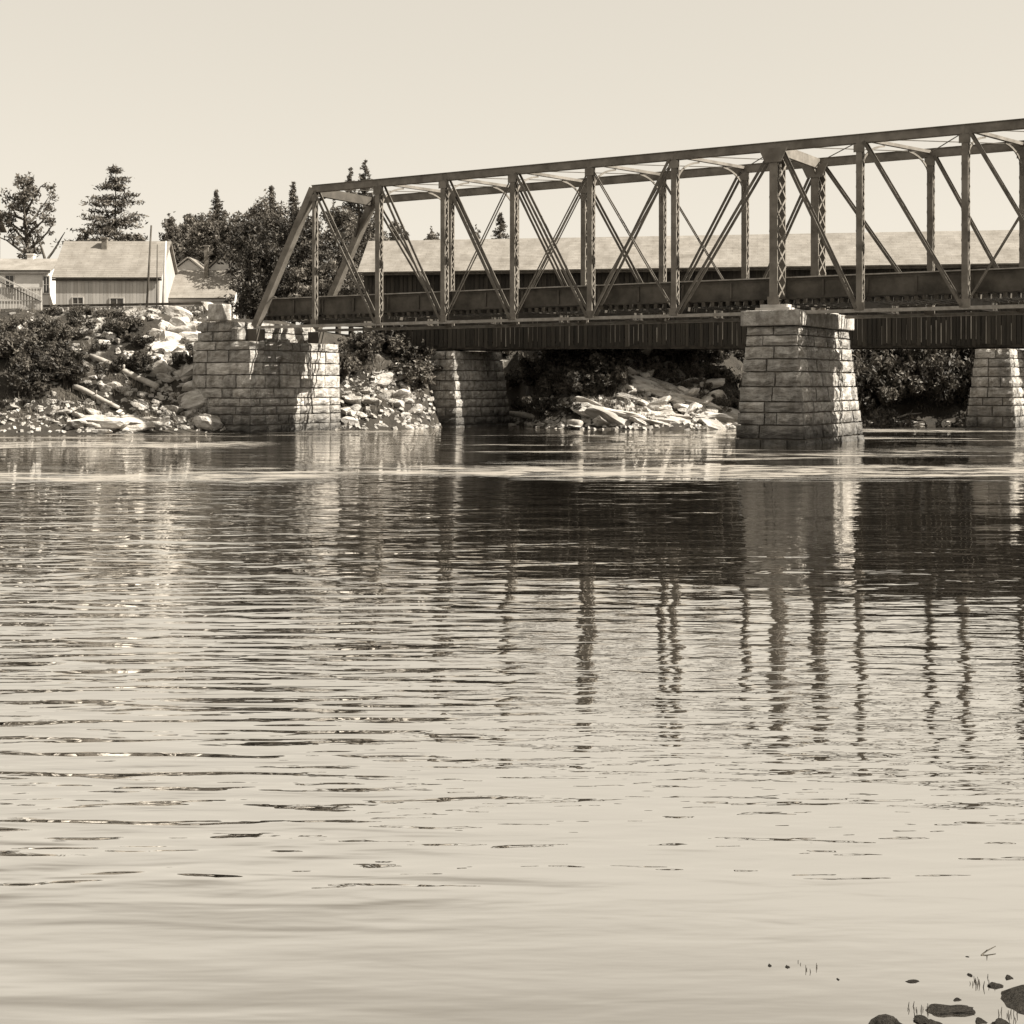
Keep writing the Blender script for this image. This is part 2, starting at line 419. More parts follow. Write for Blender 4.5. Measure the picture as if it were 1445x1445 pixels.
# ------------------------------------------------------------------ masonry
def block_meshes(m, count=8, seed=3):
    rnd = random.Random(seed); out = []
    for _ in range(count):
        b = MB(); nxg, nzg = 6, 4; idx = {}
        for j in range(nzg):
            for i in range(nxg):
                x = -0.5 + i / (nxg - 1); z = -0.5 + j / (nzg - 1)
                edge = i in (0, nxg - 1) or j in (0, nzg - 1)
                y = 0.08 + rnd.uniform(-0.04, 0.04) if edge else -0.08 + rnd.uniform(-0.14, 0.14)
                if not edge: x += rnd.uniform(-0.06, 0.06); z += rnd.uniform(-0.07, 0.07)
                else: x += -math.copysign(rnd.uniform(0, 0.02), x); z += -math.copysign(rnd.uniform(0, 0.05), z)
                idx[i, j] = len(b.v); b.v.append(Vector((x, y, z)))
        for j in range(nzg - 1):
            for i in range(nxg - 1): b.f.append((idx[i, j], idx[i + 1, j], idx[i + 1, j + 1], idx[i, j + 1]))
        ring = [idx[i, 0] for i in range(nxg)] + [idx[nxg - 1, j] for j in range(1, nzg)] + [idx[i, nzg - 1] for i in range(nxg - 2, -1, -1)] + [idx[0, j] for j in range(nzg - 2, 0, -1)]
        back = []
        for r in ring:
            q = b.v[r].copy(); q.y = 1.0; back.append(len(b.v)); b.v.append(q)
        k = len(ring)
        for a in range(k):
            c = (a + 1) % k; b.f.append((ring[c], ring[a], back[a], back[c]))
        out.append(b.mesh('stone_block', m))
    return out
BLK = block_meshes(M['ashlar'])

def masonry(root, base, top, z0, z1, courses, blen, rnd, sides=(0, 1, 2, 3), joint=0.045, depth=0.45):
    """battered pier: base/top = (x0, x1, y0, y1) at z0 and z1, coursed stones on each side and a core behind them"""
    def rect(z):
        k = (z - z0) / (z1 - z0); return [a + (b - a) * k for a, b in zip(base, top)]
    e = 0.16
    bx, tx = rect(z0), rect(z1)
    c = MB(); c.hexa([(bx[0] + e, bx[2] + e, z0), (bx[1] - e, bx[2] + e, z0), (bx[1] - e, bx[3] - e, z0), (bx[0] + e, bx[3] - e, z0),
                      (tx[0] + e, tx[2] + e, z1 - 0.01), (tx[1] - e, tx[2] + e, z1 - 0.01), (tx[1] - e, tx[3] - e, z1 - 0.01), (tx[0] + e, tx[3] - e, z1 - 0.01)])
    c.build('core', M['mortar'], root)
    hs = [rnd.uniform(0.72, 1.3) for _ in range(courses)]
    tot = sum(hs); z = z0
    for ci, hh in enumerate(hs):
        h = hh / tot * (z1 - z0); zc = z + h / 2; z += h
        x0, x1, y0, y1 = rect(zc)
        # sides: 0 near (-y), 1 right (+x), 2 far (+y), 3 left (-x); end sides run full width, long sides butt between
        for sd in sides:
            if sd in (0, 2):
                L = x1 - x0; org = Vector((x0, y0 if sd == 0 else y1, zc)); dr = Vector((1, 0, 0)); rz = 0 if sd == 0 else math.pi
            else:
                L = y1 - y0 - 0.1; org = Vector((x1 if sd == 1 else x0, y0 + 0.05, zc)); dr = Vector((0, 1, 0)); rz = math.pi / 2 if sd == 1 else -math.pi / 2
            dH = z1 - z0
            bt = {0: (top[2] - base[2]) / dH, 2: (base[3] - top[3]) / dH, 1: (base[1] - top[1]) / dH, 3: (top[0] - base[0]) / dH}[sd]
            n = max(1, round(L / blen + rnd.uniform(-0.4, 0.4)))
            cuts = sorted([0, 1] + [(k + rnd.uniform(-0.33, 0.33)) / n for k in range(1, n)])
            for a, b in zip(cuts, cuts[1:]):
                w_ = (b - a) * L
                p = org + dr * (a + b) / 2 * L
                prot = rnd.uniform(-0.03, 0.05)
                inward = {0: Vector((0, 1, 0)), 2: Vector((0, -1, 0)), 1: Vector((-1, 0, 0)), 3: Vector((1, 0, 0))}[sd]
                p = p + inward * (-prot)
                o = link('stone_block', rnd.choice(BLK), root, p, Euler((-math.atan(bt) + rnd.uniform(-.03, .03), rnd.uniform(-.008, .008), rz + rnd.uniform(-.025, .025)), 'XYZ'), (w_ - joint, depth, h - joint))

# bridge frame: x along the bridge towards the right, y towards the far side
A0 = Vector((-16.2, 89.5, 0)); RZ = math.atan2(-0.52, 0.854)
Rm = Matrix.Rotation(RZ, 3, 'Z')
def bw(s, w_, z=0): return A0 + Rm @ Vector((s, w_, z))

rp = random.Random(21)
def river_pier(name, s, label):
    t = thing(name, label, 'bridge pier', bw(s, 3.1), RZ, 'stone piers of the iron bridge')
    masonry(t, (-1.75, 2.1, -4.75, 4.9), (-1.3, 1.35, -4.0, 4.05), -0.9, 5.93, 11, 1.35, rp)
    # cap stones along the top
    y = -4.25
    for k, ln in enumerate((2.2, 2.1, 2.2, 2.2)):
        c = MB(); c.box(-1.55, 1.55, 0.02, ln - 0.02, 5.95, 6.72)
        me = c.mesh('cap_stone', M['ashlar']); o = link('cap_stone', me, t, (0, y, 0)); y += ln
        bv = o.modifiers.new('bevel', 'BEVEL'); bv.width = 0.05; bv.segments = 2
    return t
river_pier('stone_pier', 34.65, 'large sunlit stone pier standing in the river under the laced double post')
river_pier('stone_pier', 68.6, 'stone pier beyond the right edge of the picture')

ab = thing('stone_abutment', 'big squared stone abutment carrying the left end of the iron bridge', 'abutment', bw(0, 3.1), RZ)
masonry(ab, (-4.2, 0.75, -4.45, 4.7), (-4.2, 0.6, -4.3, 4.6), -0.6, 5.75, 10, 1.35, random.Random(4))
masonry(ab, (-4.0, -1.0, -4.1, 4.4), (-4.0, -1.0, -4.1, 4.4), 5.77, 7.0, 2, 1.3, random.Random(5))
c = MB(); c.box(-2.6, -1.5, -4.7, -3.6, 7.02, 8.1); o = c.build('end_stone', M['ashlar'], ab); o.modifiers.new('b', 'BEVEL').width = 0.08
c = MB(); c.box(-0.95, -0.35, -4.3, -3.5, 5.77, 6.6); o = c.build('end_stone', M['ashlar'], ab); o.modifiers.new('b', 'BEVEL').width = 0.08
PCB = math.atan2(-0.165, 0.986)      # covered bridge runs a little less obliquely
def timber_pier(name, u, Y, wid, L, ztop, label):
    p = at(u, 0, Y); p.z = 0
    t = thing(name, label, 'bridge pier', p, RZ, 'stone piers of the covered bridge')
    hw = wid / 2
    masonry(t, (-hw - 0.65, hw + 0.65, -0.6, L + 0.6), (-hw, hw, 0, L), -0.9, ztop, 10, 1.2, random.Random(int(u)))
    return t
timber_pier('rubble_pier', 624, 101.6, 2.0, 6.5, 5.45, 'narrow stone pier of the covered bridge standing by the left bank')
timber_pier('rubble_pier', 1400, 93.5, 2.2, 6.2, 5.40, 'stone pier of the covered bridge at the right edge')

# ------------------------------------------------------------------ iron truss bridge
Z0, Z1, W = 6.62, 15.0, 6.1
NEARP = [9.7, 14.4, 19.1, 24.0, 29.0, 34.65, 38.9, 43.95, 48.85, 53.7, 58.5, 63.3]
FARP = [10.75, 15.5, 20.3, 25.4, 30.45, 34.75, 40.7, 45.3, 50.0, 54.8, 59.3, 63.5]
END0, ENDT0, ENDT1, END1 = 0.0, 4.72, 64.6, 68.8
tr = thing('truss_bridge', 'long grey iron truss bridge with laced posts crossing the river', 'bridge', A0, RZ)

def lace(mb, x, y0, y1, z0, z1, pitch, wd, cross=False):
    z = z0; k = 0
    while z < z1 - 0.05:
        zz = min(z1, z + pitch)
        a, b = ((y0, y1) if k % 2 == 0 else (y1, y0))
        mb.bar((x, a, z), (x, b, zz), wd, 0.02, up=(1, 0, 0))
        if cross: mb.bar((x + 0.021, b, z), (x + 0.021, a, zz), wd, 0.02, up=(1, 0, 0))
        z = zz; k += 1

def laced_post(s, w_, sw=0.30, dp=0.42, zb=Z0, zt=Z1 - 0.2, pitch=0.36, cross=False, lw=0.06, m='iron'):
    b = MB(); h = dp / 2; e = sw / 2; fl = 0.09
    for sg in (-1, 1):
        yo, yi = sg * h, sg * (h - 0.035)
        b.box(-e, e, min(yo, yi), max(yo, yi), zb, zt)
        for sx in (-1, 1):
            x0, x1 = sorted((sx * e, sx * (e - 0.03))); y0, y1 = sorted((yi, sg * (h - fl)))
            b.box(x0, x1, y0, y1, zb, zt)
    o = b.build('post', M[m], tr, loc=(s, w_, 0))
    l = MB()
    for sx in (-1, 1): lace(l, sx * (e + 0.013), -h + 0.05, h - 0.05, zb + 0.3, zt, pitch, lw, cross)
    l.build('lacing', M[m], o, kind='stuff')
    gp = MB(); gp.box(-e - 0.12, e + 0.12, -h - 0.022, -h - 0.004, zt - 0.45, zt - 0.05); gp.box(-e - 0.10, e + 0.10, -h - 0.022, -h - 0.004, zb + 0.02, zb + 0.4)
    gp.build('gusset_plate', M[m], o)
    return o

for w_, PP in ((0.0, NEARP), (W, FARP)):
    for s in PP:
        if abs(s - 34.7) < 0.2: continue
        laced_post(s, w_)
    # tall double posts on the river pier
    o = laced_post(34.65, w_, 0.42, 1.2, 7.02, Z1 - 0.2, 0.85, True, 0.10)
    gp = MB(); gp.hexa([(-0.42, -0.66, Z1 - 0.85), (0.42, -0.66, Z1 - 0.85), (0.42, -0.63, Z1 - 0.85), (-0.42, -0.63, Z1 - 0.85),
                        (-0.75, -0.66, Z1 - 0.15), (0.75, -0.66, Z1 - 0.15), (0.75, -0.63, Z1 - 0.15), (-0.75, -0.63, Z1 - 0.15)])
    gp.build('gusset_plate', M['iron'], o)
    sh = MB(); sh.box(33.75, 35.55, w_ - 0.75, w_ + 0.75, 6.73, 6.86); sh.box(33.95, 35.35, w_ - 0.6, w_ + 0.6, 6.87, 7.03)
    sh.build('bearing_shoe', M['trim'], tr)
    # light hangers in the end panels
    for s in (ENDT0 + (0.1 if w_ == 0 else 0.5), ENDT1): laced_post(s, w_, 0.2, 0.34, Z0, Z1 - 0.3, 0.5, False, 0.05)
    # chords and inclined end posts
    segs = [ENDT0] + PP + [ENDT1]
    for a, b in zip(segs, segs[1:]):
        c = MB(); c.box(a + 0.004, b - 0.004, w_ - 0.2, w_ + 0.2, Z1 - 0.2, Z1 + 0.2); c.box(a + 0.004, b - 0.004, w_ - 0.26, w_ + 0.26, Z1 + 0.203, Z1 + 0.235)
        c.build('top_chord', M['iron'], tr)
    for a, b in ((END0, ENDT0), (END1, ENDT1)):
        c = MB(); c.bar((a, w_, Z0 + 0.05), (b, w_, Z1 + 0.05), 0.42, 0.44, up=(0, 0, 1)); c.build('end_post', M['iron'], tr)
        c = MB(); c.box(a - 0.45, a + 0.45, w_ - 0.4, w_ + 0.4, 5.78 if a < 10 else 6.73, Z0 - 0.1 if a < 10 else 6.9); c.build('bearing_shoe', M['iron_dark'], tr)
    segs = [END0, ENDT0] + PP + [END1]
    for a, b in zip(segs, segs[1:]):
        for dw, dz in ((-0.17, 0.0), (0.17, 0.0)):
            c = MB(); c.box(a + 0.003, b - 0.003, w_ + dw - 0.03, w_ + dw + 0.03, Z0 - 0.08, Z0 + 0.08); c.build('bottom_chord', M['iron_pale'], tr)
    # diagonals: (top, bottom) panel points, main eyebars in pairs, light counter rods
    P = [ENDT0] + PP
    main = [(P[0], P[1]), (P[1], P[2]), (P[2], P[3]), (P[3], P[4]), (P[5], P[4]), (P[6], P[5]), (P[6], P[7]), (P[7], P[8]), (P[8], P[9]), (P[10], P[9]), (P[11], P[10]), (P[12], P[11]), (ENDT1, P[12])]
    cnt = [(P[3], P[2]), (P[4], P[3]), (P[4], P[5]), (P[9], P[8]), (P[9], P[10])]
    for a, b in main:
        k = 0.45 if a < b else -0.45
        for dw in (-0.25, 0.25):
            c = MB(); c.bar((a + k * 0.5, w_ + dw, Z1 - 0.15), (b - k * 0.35, w_ + dw, Z0 + 0.1), 0.05, 0.14, up=(0, 0, 1)); c.build('diagonal', M['eyebar'], tr)
    for a, b in cnt:
        for dw in (-0.12, 0.12):
            c = MB(); c.bar((a, w_ + dw, Z1 - 0.2), (b, w_ + dw, Z0 + 0.15), 0.045, 0.06); c.build('counter_rod', M['eyebar'], tr)

# overhead struts with curved knee braces, portals, top lateral rods
def arc(p, q, r, bulge, n=8):
    p, q, r = Vector(p), Vector(q), Vector(r)
    return [p * (1 - t) ** 2 + q * 2 * t * (1 - t) + r * t * t for t in [i / n for i in range(n + 1)]]
for i, (a, b) in enumerate(zip([ENDT0] + NEARP + [ENDT1], [ENDT0 - 0.1] + FARP + [ENDT1])):
    portal = i in (0, len(NEARP) + 1); tower = abs(a - 34.65) < 0.1
    c = MB()
    dpt = 0.55 if (portal or tower) else 0.16
    c.bar((a, 0.2, Z1 + (-0.1 if portal or tower else 0.05)), (b, W - 0.2, Z1 + (-0.1 if portal or tower else 0.05)), 0.2 if not portal else 0.3, dpt)
    st = c.build('strut', M['iron_dark' if portal else 'iron'], tr)
    k = MB()
    dz = 2.3 if portal else 1.5
    for (s0, w0, s1, w1) in ((a, 0.2, a + (b - a) * 0.33, W * 0.33), (b, W - 0.2, b + (a - b) * 0.33, W * 0.67)):
        so = s0 - (dz * 0.56 if i == 0 else (-dz * 0.5 if portal else 0))
        pts = arc((so, w0, Z1 - dz), (s0 - (0.4 if i == 0 else 0), w0 + (0.15 if w0 < 1 else -0.15), Z1 - 0.35), (s1, w1, Z1 - 0.1), 0)
        for p, q in zip(pts, pts[1:]): k.bar(p, q, 0.06 if not portal else 0.12, 0.10 if not portal else 0.2)
    k.build('knee_brace', M['iron_dark' if portal else 'iron'], st)
nn = [ENDT0] + NEARP + [ENDT1]; ff = [ENDT0] + FARP + [ENDT1]
for i in range(len(nn) - 1):
    for p, q in (((nn[i], 0.2, Z1 + 0.05), (ff[i + 1], W - 0.2, Z1 + 0.05)), ((ff[i], W - 0.2, Z1 + 0.0), (nn[i + 1], 0.2, Z1 + 0.0))):
        c = MB(); c.bar(p, q, 0.04, 0.04); c.build('lateral_rod', M['eyebar'], tr)

# floor: beams, plate girders with stiffeners, ties and planks
for a, b in zip([ENDT0] + NEARP, [ENDT0 + 0.3] + FARP):
    c = MB(); c.bar((a, -0.1, 7.0), (a, W + 0.1, 7.0), 0.16, 0.55); c.bar((a, -0.1, 7.29), (a, W + 0.1, 7.29), 0.3, 0.03); c.bar((a, -0.1, 6.71), (a, W + 0.1, 6.71), 0.3, 0.03)
    c.build('floor_beam', M['iron_dark'], tr)
segs = [0.3, ENDT0] + NEARP + [68.5]
for w_ in (0.8, 4.6):
    for a, b in zip(segs, segs[1:]):
        c = MB(); c.box(a + 0.01, b - 0.01, w_ - 0.015, w_ + 0.015, 7.34, 8.42); c.box(a + 0.01, b - 0.01, w_ - 0.16, w_ + 0.16, 8.423, 8.46); c.box(a + 0.01, b - 0.01, w_ - 0.16, w_ + 0.16, 7.31, 7.337)
        c.box(a + 0.01, b - 0.01, w_ - 0.05, w_ - 0.02, 8.28, 8.42); c.box(a + 0.01, b - 0.01, w_ - 0.05, w_ - 0.02, 7.34, 7.48)
        g_ = c.build('plate_girder', M['girder'], tr)
        c = MB(); c.box(a + 0.012, b - 0.012, w_ - 0.2, w_ - 0.163, 8.41, 8.475); c.build('flange_highlight', M['iron_pale'], g_)  # added pale strip, paints the sunlit line along the top flange
        for x in (a + 0.12, (a + b) / 2, b - 0.12):
            c = MB(); c.box(x - 0.045, x + 0.045, w_ - 0.11, w_ - 0.052, 7.485, 8.275); c.build('stiffener', M['girder'], g_)
tie = MB(); tie.box(-0.1, 0.1, -2.4, 2.4, -0.11, 0.11); tie = tie.mesh('tie', M['timber'])
rt = random.Random(9)
s = 0.6
while s < 68:
    if all(abs(s - q) > 0.26 for q in NEARP + [ENDT0]):
        link('tie', tie, tr, (s, 2.65 + rt.uniform(-0.12, 0.12), 7.19 + rt.uniform(-0.01, 0.01)), (0, 0, rt.uniform(-0.02, 0.02)))
    s += 0.46
for y in (0.42, 1.15, 1.42, 1.7, 1.98, 2.26, 2.55, 2.83, 3.1, 3.4, 3.68, 3.96, 4.24, 4.92):
    s = 0.4
    while s < 67:
        ln = rt.uniform(3.5, 5.5)
        if rt.random() < 0.88:
            c = MB(); c.box(0, min(ln, 68 - s) - 0.03, -0.12, 0.12, 7.315, 7.365); c.build('deck_plank', M['timber'], tr, loc=(s, y, 0))
        s += ln

# ------------------------------------------------------------------ covered bridge
EV0 = at(510, 0, 102); EV0.z = 0
cb = thing('covered_bridge', 'long covered timber bridge with pale shingled roof behind the iron bridge', 'covered bridge', EV0, PCB)
L, WD, EZ, RIDGE, BOT = 92.0, 6.0, 11.02, 13.55, 5.65
def roof_pair(parent, x0, x1, y0, y1, ez, rz, m, th=0.12, axis_x=True, name='roof'):
    ym = (y0 + y1) / 2
    r = MB()
    def P(x, y, z): return Vector((x, y, z)) if axis_x else Vector((y, x, z))
    sl = math.hypot(ym - y0, rz - ez)
    for ya, sgn in ((y0, 1), (y1, -1)):
        a, b, c, d = P(x0, ya, ez), P(x1, ya, ez), P(x1, ym, rz), P(x0, ym, rz)
        n_ = (b - a).cross(c - b).normalized()
        if n_.z < 0: n_ = -n_
        up = n_ * th
        uv = [(0, 0), (x1 - x0, 0), (x1 - x0, sl), (0, sl)]
        if (b - a).cross(c - b).z > 0: r.quad(a + up, b + up, c + up, d + up, uv); r.quad(d, c, b, a)
        else: r.quad(d + up, c + up, b + up, a + up, [uv[3], uv[2], uv[1], uv[0]]); r.quad(a, b, c, d)
        r.quad(a, b, b + up, a + up); r.quad(c, d, d + up, c + up); r.quad(b, c, c + up, b + up); r.quad(d, a, a + up, d + up)
    return r.build(name, m, parent)
roof_pair(cb, -0.3, L + 0.3, 0.0, WD, EZ, RIDGE, M['shingle_pale'])
c = MB(); c.box(0, L, 0.05, 0.1, EZ - 0.16, EZ - 0.02); c.build('eave_board', M['timber'], cb)
rb = random.Random(33)
bd = MB(); bd.box(-0.145, 0.145, 0, 0.03, 0, 1); bdm = [bd.mesh('board', M['board']), bd.mesh('board', M['gap_light'])]
thin = MB(); thin.box(-0.03, 0.03, 0, 0.03, 0, 1); thinm = thin.mesh('gap_light_strip', M['gap_light'])  # thin pale strips painted as light showing between the wall boards
x = 0.2; k = 0
while x < L:
    zt = EZ + 0.35; zb = BOT + rb.uniform(-0.06, 0.14)
    miss = False
    far_right = 37 < x < 45
    if not miss:
        pale = False
        link('board', bdm[1 if pale else 0], cb, (x, 0.62 + rb.uniform(-0.012, 0.012), zb), None, (rb.uniform(0.94, 1.03), 1, zt - zb))
    if k < 280 and rb.random() < (0.8 if far_right else 0.42 if x > 8 else 0.15):
        zb2 = BOT + rb.uniform(0.05, 0.5)
        link('gap_light_strip', thinm, cb, (x + 0.16, 0.575, zb2), None, (rb.uniform(0.5, 1.1), 1, rb.uniform(1.0, 2.0)))
    x += 0.325; k += 1
c = MB(); c.box(0, L, WD - 0.66, WD - 0.6, BOT, EZ + 0.3); c.box(0, L, 0.7, 0.75, EZ - 0.8, EZ + 0.2); c.build('far_wall', M['board'], cb)
c = MB(); c.box(0, L, 0.72, 1.1, BOT - 0.12, BOT + 0.3); c.box(0, L, WD - 1.1, WD - 0.72, BOT - 0.12, BOT + 0.3); c.build('lower_beam', M['timber'], cb)
c = MB(); c.box(0.1, L, 1.12, WD - 1.12, BOT + 0.55, BOT + 0.65); c.build('floor', M['timber'], cb)
x = 0.6
while x < L:
    c = MB(); c.box(x - 0.12, x + 0.12, 1.11, WD - 1.11, BOT + 0.1, BOT + 0.54); c.build('floor_joist', M['timber'], cb); x += 1.6
c = MB()   # gable boarding over the portal
c.v += [Vector((0.05, 0.6, EZ - 0.2)), Vector((0.05, WD - 0.6, EZ - 0.2)), Vector((0.05, WD - 0.6, EZ + 0.35)), Vector((0.05, WD / 2, RIDGE - 0.05)), Vector((0.05, 0.6, EZ + 0.35))]
c.v += [v + Vector((0.05, 0, 0)) for v in c.v[:5]]
c.f += [(0, 1, 2, 3, 4), (9, 8, 7, 6, 5)] + [(i, i + 5, (i + 1) % 5 + 5, (i + 1) % 5) for i in range(5)]
c.build('gable_boarding', M['board'], cb)
# stone footing at its landward end
fo = thing('bridge_footing', 'dark stone footing under the left end of the covered bridge', 'footing', EV0, PCB)
masonry(fo, (-2.2, 2.0, 0.3, WD - 0.3), (-2.0, 1.8, 0.4, WD - 0.4), 2.5, BOT - 0.15, 5, 1.1, random.Random(8))

# ------------------------------------------------------------------ rocks, rubble, logs
def rock_meshes(count, m, seed, flat=0.6, rough=1.0):
    rnd = random.Random(seed); out = []
    for k in range(count):
        bm = bmesh.new(); bmesh.ops.create_icosphere(bm, subdivisions=3, radius=1.0)
        planes = []
        for _ in range(11):
            d = Vector((rnd.gauss(0, 1), rnd.gauss(0, 1), rnd.gauss(0, 1))).normalized(); planes.append((d, rnd.uniform(0.42, 0.8)))
        planes.append((Vector((rnd.uniform(-.2, .2), rnd.uniform(-.2, .2), 1)).normalized(), 0.55))
        for v in bm.verts:
            for d, q in planes:
                e = v.co.dot(d) - q
                if e > 0: v.co -= d * e * 0.93
            v.co += v.co.normalized() * 0.07 * rough * noise.noise(v.co * 2.6 + Vector((k * 7.1, 0, 0)))
            v.co += v.co.normalized() * 0.035 * rough * noise.noise(v.co * 7 + Vector((k * 3.1, 5, 0)))
            v.co.z *= flat
        me = bpy.data.meshes.new('rock'); bm.to_mesh(me); bm.free(); me.materials.append(m)
        out.append(me)
    return out
ROCK = rock_meshes(7, M['rock'], 5, 0.62); SLAB = rock_meshes(6, M['rock'], 15, 0.44, 1.5); WET = rock_meshes(4, M['wet_rock'], 25, 0.6, 2.6)
rr = random.Random(77)
def place_word(label, pts, u, v):
    us = [q[0] for q in pts]; k = (u - min(us)) / max(1, max(us) - min(us)); vm = sum(q[1] for q in pts) / len(pts)
    return label + (', left end' if k < .33 else ', middle' if k < .67 else ', right end') + (' upper row' if v < vm else ' lower row')
def rock(p, size, meshes, label, group, yaw=None, tilt=0.3, asp=1.0, sink=0.35, dip=0.0):
    o = link('rock', rr.choice(meshes), None, None, None, None)
    o.scale = (size * asp, size * rr.uniform(0.7, 1.0), size * rr.uniform(0.8, 1.15))
    o.rotation_euler = (rr.uniform(-tilt, tilt), dip + rr.uniform(-tilt, tilt), rr.uniform(0, 6.28) if yaw is None else yaw + rr.uniform(-0.3, 0.3))
    o.location = (p.x, p.y, p.z + size * 0.3 - size * sink)
    return tag(o, label, 'rock', group)
def cluster(n, pts, spread, s0, s1, meshes, label, group, **kw):
    """rocks along a polyline of picture points laid on the bank"""
    for i in range(n):
        t = rr.random() * (len(pts) - 1); j = int(t); f = t - j
        u = pts[j][0] * (1 - f) + pts[j + 1][0] * f + rr.uniform(-1, 1) * spread[0]
        v = pts[j][1] * (1 - f) + pts[j + 1][1] * f + rr.uniform(-1, 1) * spread[1]
        p = ground_at(u, min(v, 611))
        rock(p, s0 + (s1 - s0) * rr.random() ** 1.8, meshes, place_word(label, pts, u, v), group, **kw)
cluster(34, [(0, 560), (60, 580), (150, 598), (250, 600)], (25, 16), 0.25, 0.85, SLAB, 'pale slab along the waterline at far left', 'waterline slabs, far left', tilt=0.25)
cluster(26, [(190, 600), (280, 596), (345, 603), (400, 606)], (20, 7), 0.2, 0.6, ROCK, 'pale stone at the foot of the bank left of the abutment', 'stones left of the abutment')
cluster(42, [(285, 440), (240, 458), (235, 500), (260, 535), (285, 570), (305, 592)], (24, 14), 0.5, 1.7, ROCK, 'big pale outcrop rock on the bank above the abutment', 'outcrop rocks by the abutment', tilt=0.4)
cluster(26, [(10, 500), (80, 500), (150, 495), (215, 510)], (25, 25), 0.25, 0.8, ROCK, 'pale stone poking out between the left bank bushes', 'stones between the left bank bushes')
cluster(20, [(120, 515), (190, 560), (240, 575)], (25, 14), 0.4, 1.0, ROCK, 'pale boulder among the dark bushes on the left bank', 'boulders among the bushes')
cluster(34, [(20, 452), (90, 458), (170, 466), (215, 456)], (20, 18), 0.3, 0.8, ROCK, 'rough stone among bushes below the houses', 'stones below the houses')
cluster(44, [(490, 590), (520, 560), (545, 520), (570, 560), (620, 598)], (20, 14), 0.3, 1.05, ROCK, 'pale stone in the rubble heap beside the abutment', 'rubble heap right of the abutment', tilt=0.5)
cluster(10, [(560, 604), (640, 606)], (20, 3), 0.3, 0.6, ROCK, 'stone at the water beside the narrow covered bridge pier', 'stones by the narrow pier')
cluster(26, [(760, 600), (850, 585), (900, 590), (1040, 600)], (30, 16), 0.35, 1.2, SLAB, 'pale sloping slab low between the two piers', 'sloping slabs between the piers', tilt=0.3, asp=1.15, dip=0.2)
cluster(26, [(870, 545), (930, 560), (1030, 590)], (20, 14), 0.4, 1.3, SLAB, 'long tilted rock slab higher between the piers', 'tilted slabs high on the bank', tilt=0.3, asp=1.25, dip=0.3)
cluster(34, [(875, 500), (950, 535), (1040, 580)], (22, 18), 0.5, 1.5, SLAB, 'big pale tilted slab high left of the large pier', 'tilted slabs left of the large pier', tilt=0.3, asp=1.3, dip=0.35)
cluster(12, [(725, 600), (800, 605)], (15, 4), 0.2, 0.5, ROCK, 'small stone by the grey log at the water', 'stones by the log')
cluster(14, [(1215, 598), (1300, 597), (1365, 599)], (15, 3), 0.25, 0.6, SLAB, 'flat stone at the water below the tall bushes', 'stones below the tall bushes')
cluster(12, [(850, 575), (930, 585), (1030, 595)], (20, 10), 1.5, 2.5, SLAB, 'broad pale rock ledge sloping to the water between the piers', 'rock ledges between the piers', yaw=-0.25, tilt=0.12, asp=1.7, dip=0.22, sink=0.55)
cluster(8, [(880, 530), (960, 550), (1035, 570)], (20, 10), 1.4, 2.2, SLAB, 'broad pale rock ledge higher up between the piers', 'upper rock ledges', yaw=-0.25, tilt=0.12, asp=1.8, dip=0.35, sink=0.5)
cluster(9, [(275, 445), (240, 480), (262, 530), (290, 580)], (18, 12), 1.3, 2.1, ROCK, 'massive pale outcrop rock left of the abutment', 'massive outcrop rocks', tilt=0.3, sink=0.6)
cluster(6, [(60, 590), (150, 595), (230, 598)], (20, 6), 1.0, 1.7, SLAB, 'broad flat ledge at the water on the left bank', 'flat ledges on the left bank', tilt=0.12, asp=1.5, sink=0.5)
# fine rubble nobody could count
rub = MB(); rs = random.Random(2)
def scatter_rubble(n, box, s0, s1):
    for _ in range(n):
        u, v = rs.uniform(box[0], box[2]), rs.uniform(box[1], box[3])
        p = ground_at(u, v); s = rs.uniform(s0, s1)
        e = Euler((rs.uniform(-.6, .6), rs.uniform(-.6, .6), rs.uniform(0, 6.3))).to_matrix()
        a, b, c_ = s, s * rs.uniform(.5, .9), s * rs.uniform(.25, .5)
        j = lambda: rs.uniform(.65, 1.0)
        q = [(-a * j(), -b * j(), -c_), (a * j(), -b * j(), -c_), (a * j(), b * j(), -c_), (-a * j(), b * j(), -c_), (-a * j() * .8, -b * j() * .8, c_), (a * j() * .8, -b * j() * .8, c_), (a * j() * .8, b * j() * .8, c_), (-a * j() * .8, b * j() * .8, c_)]
        rub.hexa([p + e @ Vector(k) for k in q])
scatter_rubble(420, (0, 565, 380, 611), 0.08, 0.3); scatter_rubble(320, (210, 440, 320, 600), 0.1, 0.35)
scatter_rubble(380, (480, 525, 640, 606), 0.08, 0.32); scatter_rubble(450, (730, 560, 1040, 607), 0.1, 0.35); scatter_rubble(160, (20, 440, 220, 560), 0.08, 0.28)
ro = rub.build('rubble', M['rock'], None); ro['kind'] = 'stuff'; ro['label'] = 'loose pale rubble strewn over the far bank'; ro['category'] = 'rubble'

